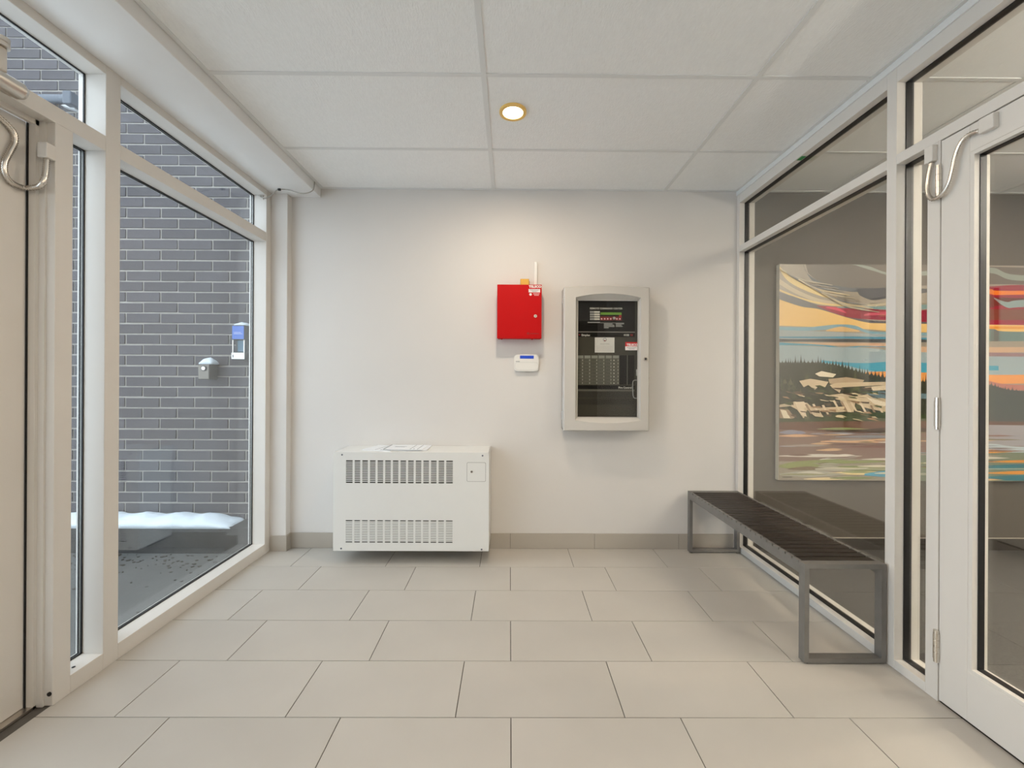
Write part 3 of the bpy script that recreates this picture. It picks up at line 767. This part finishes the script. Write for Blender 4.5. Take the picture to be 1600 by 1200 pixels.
# unseen fill lamps added to brighten the lobby ceiling, modelled as hanging bowls
for k, (x, y, what) in enumerate(((3.3, 0.30, 'nearer the painting'), (3.3, -0.75, 'near the rear wall'))):
    pu = empty('added_uplight', (x, y, 1.95), 'added unseen fill lamp in a white hanging bowl in the lobby '+what, 'added fill lamp')
    n_ = 32; bw_ = MB(); prof = ((0.02, 1.95), (0.10, 1.965), (0.17, 2.00), (0.21, 2.06), (0.205, 2.06), (0.165, 2.008), (0.10, 1.975), (0.02, 1.96))
    rings = [[bw_.bm.verts.new((x+r_*math.cos(2*math.pi*i/n_), y+r_*math.sin(2*math.pi*i/n_), z_)) for i in range(n_)] for r_, z_ in prof]
    for A, B in zip(rings, rings[1:]+rings[:1]):
        for i in range(n_):
            f_ = bw_.bm.faces.new((A[i], A[(i+1) % n_], B[(i+1) % n_], B[i])); f_.smooth = True
    bmesh.ops.recalc_face_normals(bw_.bm, faces=bw_.bm.faces[:])
    bw_.build('bowl', M_plastic, pu)
    MB().cyl((x, y), 0.021, 2, 1.945, 1.985, 20).cyl((x, y), 0.005, 2, 1.985, ZC, 10).cyl((x, y), 0.05, 2, ZC-0.012, ZC, 24).build('rod', M_steel, pu)
    ld = bpy.data.lights.new('added_fill_lamp', 'AREA'); ld.shape = 'DISK'; ld.size = 0.3; ld.energy = LOBBY_FILL_POWER; ld.color = (1.0, 0.93, 0.84)
    lo = bpy.data.objects.new('added_fill_lamp', ld); COL.objects.link(lo); lo.parent = pu; lo.location = (0, 0, 0.09); lo.rotation_euler = (math.pi, 0, 0)

# painting
yp = YB-0.040
pa, pb = on(1, yp, 1218, 412.5), on(1, yp, 1218, 750.5)
px0, px1, pz1, pz0 = pa.x, 4.35, pa.z, pb.z
pt = empty('painting', ((px0+px1)/2, YB-0.02, pz0), 'wide unframed landscape painting of forested shore on the taupe lobby wall', 'painting')
MB().box(px0, px1, yp+0.0006, YB-0.002, pz0, pz1, 0.002).build('canvas', mat('canvas', (0.60, 0.56, 0.48), 0.7), pt)
def cz(x, y):                     # crop coordinates -> painting plane
    q_ = on(1, yp, 1140+x*0.35, 360+y*0.35)
    return (min(max(q_.x, px0+0.001), px1-0.001), min(max(q_.z, pz0+0.001), pz1-0.001))
PCOL = {}
layer = [0]
def paint(c, pts_, nm='colour_field'):
    layer[0] += 1
    yv = yp-0.00003*layer[0]
    key = 'paint_%d_%d_%d' % c
    m_ = mat(key, s2l(c), 0.32, noise=0.03, nscale=5)
    poly = [cz(*p_) for p_ in pts_]
    b_ = MB()
    vs = [b_.bm.verts.new((p_[0], yv, p_[1])) for p_ in poly]
    f_ = b_.bm.faces.new(vs)
    if f_.calc_center_median() is not None:
        f_.normal_update()
        if f_.normal.y > 0: f_.normal_flip()
    bmesh.ops.triangulate(b_.bm, faces=[f_])
    PB.append((key, m_, b_))
PB = []
def smooth(pts_, n_=6):
    P = [pts_[0]]+list(pts_)+[pts_[-1]]; out = []
    for i in range(1, len(P)-2):
        for k in range(n_):
            t_ = k/n_; a_, b_, c_, d_ = P[i-1], P[i], P[i+1], P[i+2]
            out.append(tuple(0.5*(2*b_[j]+(c_[j]-a_[j])*t_+(2*a_[j]-5*b_[j]+4*c_[j]-d_[j])*t_*t_+(3*b_[j]-a_[j]-3*c_[j]+d_[j])*t_**3) for j in range(2)))
    out.append(pts_[-1]); return out
def band(c, top, bot): paint(c, smooth(top)+smooth(bot)[::-1])
E = 1800
full = lambda y0_, y1_: ([(215, y0_), (E, y0_)], [(215, y1_), (E, y1_)])
paint((150, 140, 126), [(215, 145), (E, 145), (E, 1120), (215, 1120)])
# sky
band((96, 88, 80), [(340, 145), (700, 145), (1100, 160), (E, 180)], [(350, 190), (420, 240), (560, 265), (800, 250), (1100, 240), (E, 250)])
band((78, 84, 92), [(330, 148), (345, 190), (420, 235), (560, 258), (640, 255)], [(330, 160), (370, 225), (450, 258), (560, 275), (640, 262)])
band((140, 150, 140), [(540, 148), (620, 160), (720, 190), (900, 180), (1160, 165), (1300, 200), (E, 190)], [(560, 155), (640, 180), (740, 205), (900, 200), (1160, 190), (1300, 225), (E, 215)])
band((222, 196, 132), [(222, 160), (270, 205), (340, 245), (430, 285), (480, 292)], [(222, 175), (260, 225), (330, 265), (430, 300), (480, 302)])
band((190, 176, 150), [(222, 215), (300, 265), (420, 310), (600, 330), (705, 322)], [(222, 240), (300, 285), (420, 325), (600, 342), (705, 332)])
band((222, 196, 132), [(222, 262), (320, 300), (430, 325), (560, 335)], [(222, 270), (320, 310), (430, 334), (560, 340)])
band((60, 62, 70), [(560, 255), (640, 258), (720, 255), (900, 262)], [(580, 290), (640, 312), (720, 300), (900, 275)])
band((90, 90, 94), [(222, 275), (300, 300), (400, 335), (520, 375), (620, 400), (720, 405), (900, 410)], [(222, 308), (320, 340), (400, 355), (520, 390), (620, 412), (720, 415), (900, 418)])
band((228, 188, 116), [(222, 308), (320, 340), (400, 352), (520, 388), (620, 412), (720, 415), (E, 430)], [(222, 425), (400, 432), (600, 440), (720, 450), (900, 455), (E, 455)])
band((140, 18, 48), [(390, 335), (460, 340), (560, 348), (720, 352), (900, 350), (1160, 250), (E, 250)], [(390, 338), (470, 370), (560, 392), (720, 402), (900, 410), (1160, 420), (E, 430)])
band((206, 70, 96), [(430, 340), (480, 345), (520, 365)], [(430, 346), (480, 358), (520, 370)])
band((190, 72, 92), [(600, 375), (660, 362), (760, 366)], [(600, 382), (660, 378), (760, 380)])
band((120, 150, 152), [(480, 342), (600, 340), (720, 338), (900, 330)], [(480, 346), (600, 350), (720, 354), (900, 350)])
# right-hand sky seen through the door
band((92, 40, 30), [(900, 300), (1160, 290), (1220, 300), (E, 310)], [(900, 350), (1160, 345), (1240, 335), (E, 340)])
band((222, 120, 30), [(1000, 258), (1160, 262), (1240, 270), (E, 262)], [(1000, 268), (1160, 284), (1240, 288), (E, 276)])
band((130, 150, 150), [(1180, 300), (1240, 320), (1320, 310), (E, 300)], [(1180, 305), (1240, 345), (1320, 342), (E, 330)])
band((110, 62, 44), [(900, 360), (1160, 352), (E, 360)], [(900, 395), (1160, 400), (E, 400)])
band((218, 150, 60), [(900, 430), (1160, 428), (E, 432)], [(900, 438), (1160, 440), (E, 444)])
band((96, 120, 118), [(900, 445), (1160, 440), (1260, 452), (E, 448)], [(900, 490), (1160, 495), (E, 492)])
# lake
band((118, 158, 172), [(222, 430), (350, 432), (480, 420), (560, 425), (620, 448), (720, 455), (900, 458)], [(222, 445), (350, 448), (480, 440), (560, 440), (620, 460), (720, 468), (900, 468)])
band((216, 176, 120), [(430, 445), (500, 430), (580, 448)], [(430, 450), (500, 452), (580, 452)])
band((152, 160, 162), [(222, 446), (400, 450), (600, 460), (900, 470)], [(222, 486), (400, 488), (600, 492), (900, 495)])
band((58, 130, 156), [(222, 474), (400, 474), (600, 474), (900, 480)], [(222, 480), (400, 482), (600, 484), (900, 490)])
band((60, 60, 62), [(222, 484), (300, 486), (480, 484), (720, 486), (1000, 488)], [(222, 498), (300, 496), (480, 498), (720, 500), (1000, 498)])
band((196, 160, 130), [(222, 500), (480, 502), (720, 505), (900, 520), (E, 520)], [(222, 512), (480, 514), (720, 520), (900, 545), (E, 540)])
band((62, 140, 165), [(222, 500), (430, 512), (500, 522), (580, 516), (720, 518)], [(222, 512), (430, 518), (500, 540), (580, 520), (720, 522)])
band((150, 166, 172), [(222, 512), (430, 520), (600, 524), (900, 545), (E, 545)], [(222, 600), (430, 605), (600, 640), (900, 650), (E, 645)])
band((62, 150, 176), [(410, 580), (520, 590), (620, 592), (760, 585), (1000, 600), (1200, 605)], [(410, 590), (520, 604), (620, 625), (760, 640), (1000, 625), (1200, 625)])
band((140, 110, 116), [(900, 520), (1160, 545), (E, 548)], [(900, 530), (1160, 562), (E, 558)])
band((226, 150, 76), [(600, 634), (720, 630), (1000, 640), (1200, 645), (E, 640)], [(600, 672), (720, 680), (1000, 690), (1200, 685), (E, 680)])
band((176, 110, 100), [(1157, 672), (1300, 690), (E, 680)], [(1157, 690), (1300, 715), (E, 720)])
# forest with jagged tops
def forest(c, prof, bottom, step, hmin, hmax):
    pts_ = []
    x = prof[0][0]
    def hy_(x_):
        for (a_, b_) in zip(prof, prof[1:]):
            if a_[0] <= x_ <= b_[0]: return a_[1]+(b_[1]-a_[1])*(x_-a_[0])/(b_[0]-a_[0])
        return prof[-1][1]
    while x < prof[-1][0]:
        w_ = random.uniform(step*0.6, step*1.3); h_ = random.uniform(hmin, hmax)
        pts_ += [(x, hy_(x)), (x+w_*0.35, hy_(x)-h_*0.35), (x+w_*0.5, hy_(x)-h_), (x+w_*0.65, hy_(x)-h_*0.35)]
        x += w_
    pts_ += [(prof[-1][0], hy_(x)), (prof[-1][0], bottom), (prof[0][0], bottom)]
    paint(c, pts_)
forest((44, 48, 34), [(215, 592), (400, 592), (480, 605), (600, 640), (720, 665), (900, 680), (1100, 690)], 862, 15, 10, 40)
forest((60, 66, 60), [(900, 690), (1157, 690), (1250, 715), (E, 740)], 870, 14, 4, 18)
forest((40, 44, 30), [(215, 640), (330, 680), (450, 720), (560, 720)], 800, 18, 8, 40)
for k in range(46):
    x = random.uniform(222, 690); y = random.uniform(620, 800) + (x-222)*0.06
    h_ = random.uniform(30, 75); w_ = random.uniform(7, 15)
    paint(((62, 70, 44), (36, 36, 26), (78, 82, 52))[k % 3], [(x-w_, y+h_*0.6), (x-w_*0.3, y), (x, y-h_*0.5), (x+w_*0.3, y), (x+w_, y+h_*0.6)])
# rocks
rock = ((196, 176, 146), (172, 150, 122), (214, 196, 168), (150, 126, 102), (226, 214, 190))
def stone(pts_, k): paint(rock[k], pts_)
stone([(380, 640), (410, 628), (475, 642), (460, 656), (400, 652)], 4)
stone([(310, 672), (360, 662), (440, 676), (425, 700), (400, 690), (380, 712), (350, 690), (330, 700)], 0)
stone([(440, 664), (520, 655), (600, 668), (590, 682), (480, 690), (445, 684)], 1)
stone([(445, 690), (480, 680), (560, 678), (705, 676), (705, 690), (500, 700), (490, 725), (460, 705)], 0)
stone([(445, 735), (500, 728), (560, 742), (620, 730), (705, 755), (705, 812), (640, 800), (600, 790), (560, 770), (552, 812), (520, 800), (500, 752)], 0)
stone([(480, 740), (508, 742), (545, 812), (525, 810)], 2)
stone([(610, 745), (705, 770), (705, 790), (640, 772)], 4)
stone([(222, 778), (290, 764), (345, 770), (370, 792), (480, 788), (530, 808), (470, 812), (400, 806), (420, 834), (380, 830), (345, 800), (330, 840), (300, 800), (270, 784), (222, 790)], 0)
stone([(290, 766), (330, 764), (352, 786), (330, 792), (344, 832), (322, 824), (300, 790)], 2)
stone([(222, 795), (262, 800), (290, 836), (262, 846), (222, 838)], 3)
stone([(225, 800), (250, 804), (270, 838), (240, 838)], 4)
for k in range(9):
    x = 330+k*42+random.uniform(-8, 8); y = 775+random.uniform(-20, 15)
    stone([(x, y), (x+10, y-2), (x+34, y+42), (x+26, y+44)], random.choice((1, 2, 3)))
stone([(600, 700), (705, 690), (705, 712), (640, 716)], 2)
paint((92, 118, 128), [(600, 722), (650, 716), (720, 722), (900, 730), (900, 752), (640, 748)])
band((52, 66, 34), [(222, 838), (360, 842), (480, 820), (600, 812), (720, 815), (1000, 830)], [(222, 862), (360, 862), (480, 862), (600, 858), (720, 856), (1000, 860)])
# water in front
band((96, 64, 48), [(215, 856), (480, 852), (720, 852), (1000, 850), (E, 860)], [(215, 890), (480, 905), (720, 910), (1000, 905), (E, 890)])
band((62, 46, 34), [(430, 880), (560, 890), (720, 880), (1000, 885)], [(430, 895), (560, 906), (720, 908), (1000, 895)])
band((122, 98, 88), [(215, 888), (480, 902), (720, 908), (1000, 900), (E, 870)], [(215, 1030), (480, 1030), (720, 1030), (1000, 1010), (E, 990)])
band((150, 146, 150), [(900, 850), (1160, 868), (E, 872)], [(900, 900), (1160, 960), (E, 950)])
def streak(c, x0, x1, y, h): band(c, [(x0, y), ((x0+x1)/2, y-h*0.5), (x1, y+h*0.1)], [(x0, y+h*0.25), ((x0+x1)/2, y+h*0.5), (x1, y+h*0.15)])
for c_, x0, x1, y, h in (((132, 134, 150), 222, 330, 900, 20), ((126, 130, 150), 290, 340, 902, 16), ((206, 162, 124), 215, 395, 916, 12), ((124, 136, 84), 390, 620, 885, 10),
    ((206, 162, 124), 405, 800, 940, 16), ((128, 132, 140), 470, 800, 920, 12), ((150, 150, 160), 222, 320, 962, 8), ((206, 170, 130), 385, 500, 980, 8),
    ((214, 208, 198), 215, 590, 1005, 14), ((220, 214, 204), 470, 560, 1003, 10), ((218, 214, 204), 400, 480, 1022, 14), ((110, 70, 60), 500, 900, 965, 10),
    ((132, 140, 84), 215, 420, 1048, 36), ((130, 140, 84), 300, 720, 1030, 20), ((112, 94, 70), 260, 440, 1062, 18), ((170, 166, 154), 222, 520, 1085, 30),
    ((206, 202, 190), 300, 420, 1082, 16), ((180, 176, 160), 380, 760, 1062, 26), ((222, 200, 146), 440, 740, 1082, 18), ((80, 150, 176), 600, 900, 1085, 34),
    ((226, 206, 160), 330, 540, 1108, 12), ((150, 156, 110), 500, 640, 1078, 10)): streak(c_, x0, x1, y, h)
band((176, 190, 196), [(900, 960), (1160, 952), (1300, 965), (E, 960)], [(900, 985), (1160, 985), (1300, 995), (E, 1000)])
band((112, 122, 104), [(800, 985), (1160, 990), (E, 995)], [(800, 1120), (1160, 1118), (E, 1118)])
for c_, x0, x1, y, h in (((216, 140, 48), 950, 1260, 985, 22), ((216, 140, 48), 1140, 1800, 1030, 16), ((36, 108, 124), 1000, 1800, 1056, 30), ((216, 140, 48), 1150, 1700, 1080, 20),
    ((150, 166, 150), 1000, 1700, 1064, 6), ((36, 108, 124), 1000, 1800, 1104, 26), ((196, 160, 120), 1100, 1220, 1112, 8)): streak(c_, x0, x1, y, h)
wpal = ((150, 140, 132), (104, 76, 64), (196, 160, 124), (138, 138, 146), (206, 200, 188), (112, 104, 70), (126, 90, 78))
for k in range(54):
    x = random.uniform(225, 1150); y = random.uniform(900, 1030)
    streak(wpal[k % 7], x, x+random.uniform(60, 240), y, random.uniform(4, 10))
gpal = ((120, 130, 78), (168, 164, 146), (148, 148, 112), (214, 206, 184), (106, 92, 70))
for k in range(30):
    x = random.uniform(225, 900); y = random.uniform(1035, 1105)
    streak(gpal[k % 5], x, x+random.uniform(70, 220), y, random.uniform(5, 12))
spal = ((176, 164, 142), (132, 124, 114), (112, 112, 114), (196, 178, 142))
for k in range(9):
    x = 226+k*26; y = 172+k*15
    band(spal[k % 4], [(x, y), (x+90, y+44), (x+230, y+72)], [(x, y+5), (x+90, y+52), (x+230, y+75)])
for k in range(60):
    x = random.uniform(230, 700); y = random.uniform(690, 835)+(x-230)*0.02
    c_ = ((214, 196, 160), (150, 118, 86), (86, 70, 52), (64, 78, 40))[k % 4]
    paint(c_, [(x, y), (x+random.uniform(20, 46), y+random.uniform(-4, 8)), (x+random.uniform(30, 60), y+random.uniform(8, 14)), (x+8, y+5)])
paint((70, 66, 60), [(232, 1098), (275, 1098), (275, 1102), (232, 1102)])
# group fields by colour into one mesh each
groups = {}
for key, m_, b_ in PB: groups.setdefault(key, (m_, []))[1].append(b_)
for key, (m_, bl) in groups.items():
    base = MB()
    for b_ in bl:
        tmp = bpy.data.meshes.new('tmp'); b_.bm.to_mesh(tmp); b_.bm.free()
        base.bm.from_mesh(tmp); bpy.data.meshes.remove(tmp)
    base.build('colour_field', m_, pt)

# ------------------------------------------------------------------ outside the window
MB().box(-3.6, XLO, -11, YBR+0.1, -0.15, -0.012).build('floor_outside', M_concrete, kind='structure')
# unseen snow ground added to bounce daylight up onto the entry ceiling
yd = MB(); gv = {}
for i in range(31):
    for j in range(31):
        x = -3.35-(i/30)**1.5*12.0; y = YBR+0.1-(j/30)**1.2*14.0
        gv[i, j] = yd.bm.verts.new((x, y, -0.012 if i == 0 else 0.03+0.05*random.random()))
for i in range(30):
    for j in range(30):
        f_ = yd.bm.faces.new((gv[i, j], gv[i, j+1], gv[i+1, j+1], gv[i+1, j])); f_.smooth = True
bmesh.ops.recalc_face_normals(yd.bm, faces=yd.bm.faces[:])
yd.build('floor_snow_bounce', mat('bounce_snow', (0.82, 0.86, 0.90), 0.9, bump=0.4, bscale=6), kind='structure')
XB0 = -4.35
bwall = MB().box(XB0, XLO, YBR+0.007, YBR+0.25, -0.02, 4.0).build('wall_outside', M_mortar, kind='structure')
PXB, PZB = 0.252, 0.0773
bk = box_mesh('brick', PXB-0.011, 0.02, PZB-0.0115, M_brick, 0.002)
rest = MB()
cache = {}
kmin, kmax = -28, 28
for k in range(kmin, kmax):
    zt_ = 2.2186+k*PZB                          # top mortar line of the course
    zc_ = zt_-PZB/2
    if zc_ < 0.16 or zc_ > 3.95: continue
    ph = -1.936 if k % 2 == 0 else -1.936-PXB/2
    i = 1
    while True:
        xr = ph+i*PXB; xl = xr-PXB
        if xr < XB0+0.1: break
        i -= 1
        if xl > XLO-0.03: continue
        x1_ = min(xr, XLO)
        xc_ = (xl+x1_)/2
        w_ = x1_-xl-0.011
        seen = xc_ > -2.95 or (zc_ > 2.72 and xc_ > -3.9)
        if zc_ > 3.6: seen = False
        jz = random.uniform(-0.0015, 0.0015); jy = random.uniform(-0.0015, 0.0015)
        if seen:
            if abs(w_-(PXB-0.011)) < 1e-4: me_ = bk
            else:
                kk = round(w_, 3)
                if kk not in cache: cache[kk] = box_mesh('brick', w_, 0.02, PZB-0.0115, M_brick, 0.002)
                me_ = cache[kk]
            o = place(me_, 'brick', bwall, (xc_, YBR+0.010+jy, zc_+jz))
        else:
            rest.box(xc_-w_/2, xc_+w_/2, YBR, YBR+0.02, zc_-PZB/2+0.0058, zc_+PZB/2-0.0058)
rest.build('bricks', M_brick, bwall, kind='stuff')
# ledge with snow
LY = 2.925
MB().box(XB0, XLO-0.001, LY, YBR+0.006, -0.015, 0.168, 0.006).build('trim_3', M_ledge, kind='structure')
sn = MB(); nx_, ny_ = 90, 10
vx = {}
for i in range(nx_+1):
    for j in range(ny_+1):
        x = XB0+(-1.93-XB0)*i/nx_; y = LY-0.006+(YBR+0.002-LY+0.004)*j/ny_
        s_ = math.sin(math.pi*min(1.0, 0.08+j/ny_*0.75))**0.6
        en = min(1.0, (nx_-i)/9.0)**0.5
        h_ = 0.066*s_*en*(1+0.12*math.sin(i*0.7)+random.uniform(-0.10, 0.10))
        vx[i, j] = sn.bm.verts.new((x+random.uniform(-0.004, 0.004), y, 0.164+h_))
for i in range(nx_):
    for j in range(ny_):
        f_ = sn.bm.faces.new((vx[i, j], vx[i+1, j], vx[i+1, j+1], vx[i, j+1])); f_.smooth = True
ext = bmesh.ops.extrude_face_region(sn.bm, geom=sn.bm.faces[:])
for v in [g_ for g_ in ext['geom'] if isinstance(g_, bmesh.types.BMVert)]: v.co.z = 0.160
bmesh.ops.recalc_face_normals(sn.bm, faces=sn.bm.faces[:])
sn.build('snow_ridge', M_snow, label='ridge of white snow lying along the outdoor ledge', cat='snow', kind='stuff')
db_ = MB()
for k in range(130):
    x = random.uniform(-3.0, -1.86); y = LY-0.02-abs(random.gauss(0, 0.22))
    if y < 1.9: continue
    s_ = random.uniform(0.003, 0.013); a_ = random.uniform(0, 6.28)
    pts_ = [(x+s_*math.cos(a_+q_)*random.uniform(0.6, 1.2), y+s_*0.7*math.sin(a_+q_)) for q_ in (0, 1.3, 2.5, 3.9, 5.1)]
    db_.prism(pts_, 2, -0.013, -0.010+random.uniform(0, 0.004))
db_.build('leaf_litter', M_debris, label='dark leaf crumbs scattered on the concrete outside the window', cat='litter', kind='stuff')

# door bell box and card reader on the brick
def on_b(px, py, d=0.0): return on(1, YBR-d, px, py)
M_bellf = mat('bell_plate', (0.15, 0.135, 0.115), 0.4, 0.6); M_bells = mat('bell_side', (0.06, 0.055, 0.052), 0.5)
a, b = on_b(309, 569, 0.09), on_b(327, 593, 0.09)
be = empty('door_bell', ((a.x+b.x)/2, YBR-0.04, b.z), 'small bronze push button box with snow on top on the brick wall', 'door bell')
MB().box(a.x, b.x, YBR-0.088, YBR, b.z, a.z, 0.003).build('housing', M_bells, be)
MB().box(a.x+0.004, b.x-0.004, YBR-0.0905, YBR-0.087, b.z+0.004, a.z-0.004, 0.001).build('face_plate', M_bellf, be)
q = on_b(318.5, 575.5, 0.092)
MB().cyl((q.x, q.z), 0.020, 1, YBR-0.094, YBR-0.089, 20).build('button_rim', M_dark, be)
MB().cyl((q.x, q.z), 0.013, 1, YBR-0.099, YBR-0.089, 18, ).build('button', M_chrome, be)
def snowcap(x0, x1, y0_, y1_, z, h, label):
    m_ = MB(); g_ = {}
    for i in range(9):
        for j in range(7):
            u, v = i/8, j/6
            hh = h*(max(0, math.sin(math.pi*(0.06+0.88*u))*math.sin(math.pi*(0.06+0.88*v)))**0.5)*random.uniform(0.85, 1.1)
            g_[i, j] = m_.bm.verts.new((x0+(x1-x0)*u, y0_+(y1_-y0_)*v, z+hh))
    for i in range(8):
        for j in range(6):
            f_ = m_.bm.faces.new((g_[i, j], g_[i+1, j], g_[i+1, j+1], g_[i, j+1])); f_.smooth = True
    ex_ = bmesh.ops.extrude_face_region(m_.bm, geom=m_.bm.faces[:])
    for v in [w__ for w__ in ex_['geom'] if isinstance(w__, bmesh.types.BMVert)]: v.co.z = z
    bmesh.ops.recalc_face_normals(m_.bm, faces=m_.bm.faces[:])
    return single('snow_cap', m_, M_snow, label, 'snow')
snowcap(a.x+0.004, b.x+0.010, YBR-0.086, YBR-0.002, a.z, 0.050, 'rounded lump of snow on the bronze push button box')
a, b = on_b(362, 508, 0.10), on_b(382, 562, 0.10)
cr = empty('card_reader', ((a.x+b.x)/2+0.03, YBR-0.05, b.z), 'grey entry reader with blue screen and snow on top on the brick wall', 'card reader')
M_rd = mat('reader_grey', (0.045, 0.05, 0.055), 0.5); M_rs = mat('blue_screen', (0.03, 0.09, 0.32), 0.35, emit=(0.05, 0.16, 0.6), estr=0.4)
M_rt = mat('teal_face', (0.06, 0.14, 0.20), 0.45)
zA, zB, zC_ = on_b(370, 531, 0.10).z, on_b(370, 549.5, 0.10).z, on_b(370, 551, 0.10).z
MB().box(a.x, b.x+0.0, YBR-0.055, YBR, b.z, a.z, 0.003).build('back_housing', M_rd, cr)
hd_ = MB().box(a.x, b.x, YBR-0.10, YBR-0.055, zA, a.z, 0.003).build('screen_head', M_rd, cr)
MB().box(a.x+0.005, b.x-0.005, YBR-0.1015, YBR-0.099, zA+0.006, a.z-0.006).build('screen', M_rs, hd_)
for k, ww in ((0, 0.05), (1, 0.06)):
    MB().box(a.x+0.016, a.x+0.016+ww, YBR-0.1022, YBR-0.1014, (a.z+zA)/2-k*0.010, (a.z+zA)/2-k*0.010+0.002).build('screen_line', M_lw, hd_)
MB().box(a.x+0.026, b.x-0.020, YBR-0.075, YBR-0.054, zB, zA+0.001, 0.002).build('reader_face', M_rt, cr)
for sx in (a.x+0.003, b.x-0.009): MB().box(sx, sx+0.007, YBR-0.098, YBR-0.09, zC_, zA, 0.001).build('side_bracket', M_steel, cr)
ft = MB().box(a.x, b.x, YBR-0.10, YBR-0.055, b.z, zC_, 0.002).build('foot_plate', M_rd, cr)
fl_ = MB().box(a.x, b.x, YBR-0.1015, YBR-0.0995, b.z+0.004, zC_).build('label_plate', M_plastic, ft)
MB().box(a.x+0.008, a.x+0.016, YBR-0.102, YBR-0.1013, b.z+0.016, b.z+0.034).build('printed_mark', M_ink, fl_)
rib_ = MB()
for k in range(5): rib_.box(b.x-0.002, b.x+0.003, YBR-0.05+k*0.01, YBR-0.045+k*0.01, b.z+0.01, a.z-0.01)
rib_.build('cooling_fin', M_rd, cr)
snowcap(a.x+0.012, b.x-0.002, YBR-0.095, YBR-0.002, a.z, 0.026, 'thin cap of snow on the blue screened entry reader')
# corrugated conduit high on the brick
a, b = on_b(62, 154, 0.05), on_b(108, 154, 0.05)
fh = empty('outdoor_conduit', ((a.x+b.x)/2, YBR-0.04, a.z-0.05), 'corrugated conduit with dark end box high on the brick wall', 'conduit')
MB().tube([(a.x-0.15, YBR-0.045, a.z), (a.x, YBR-0.045, a.z), (b.x, YBR-0.045, b.z)], 0.030, 14, 0.25, 0.010).build('corrugated_hose', mat('grey_blue_hose', (0.13, 0.15, 0.18), 0.5), fh)
c0, c1 = on_b(108, 148, 0.05), on_b(121, 168, 0.05)
MB().box(c0.x, c1.x, YBR-0.10, YBR, c1.z, c0.z, 0.008, 2).build('end_box', mat('blue_grey_box', (0.06, 0.075, 0.10), 0.5), fh)
c0, c1 = on_b(95, 160, 0.05), on_b(121, 171, 0.05)
MB().prism([(c0.x, c0.z-0.02), (c1.x-0.03, c0.z), (c1.x-0.02, c1.z)], 1, YBR-0.05, YBR-0.01).build('mounting_bracket', mat('pale_bracket', (0.45, 0.46, 0.47), 0.5), fh)

# ------------------------------------------------------------------ loose sensor cable at the bulkhead
cp = [on(1, 2.885, *q_) for q_ in ((405, 306), (413, 310), (423, 306))]
cp += [on(2, ZS-0.006, *q_) for q_ in ((433, 297), (437, 296), (452, 297))]
k1 = [on(1, 2.80, *q_) for q_ in ((470, 302), (482, 301), (489, 297))]
k2 = Vector((-1.346, on(0, -1.346, 491, 290).y, on(0, -1.346, 491, 290).z))
k3 = on(0, -1.345, 491.5, 284)
cb = empty('sensor_cable', tuple(cp[0]), 'thin grey cable looping from the window frame to the ceiling edge', 'cable')
MB().tube(cp+k1+[k2, k3], 0.0035, 8, 0, 0.01).build('cord', M_cable, cb)
for q_ in ((407, 306), (411, 306.5), (411, 310.5)):
    w_ = on(1, 2.885, *q_); MB().cyl((w_.x, w_.z), 0.005, 1, 2.878, 2.889, 10).build('clip', M_steel, cb)
MB().box(cp[4].x-0.012, cp[4].x+0.008, cp[4].y-0.006, cp[4].y+0.006, ZS-0.014, ZS, 0.002).build('clip', M_gasket, cb)
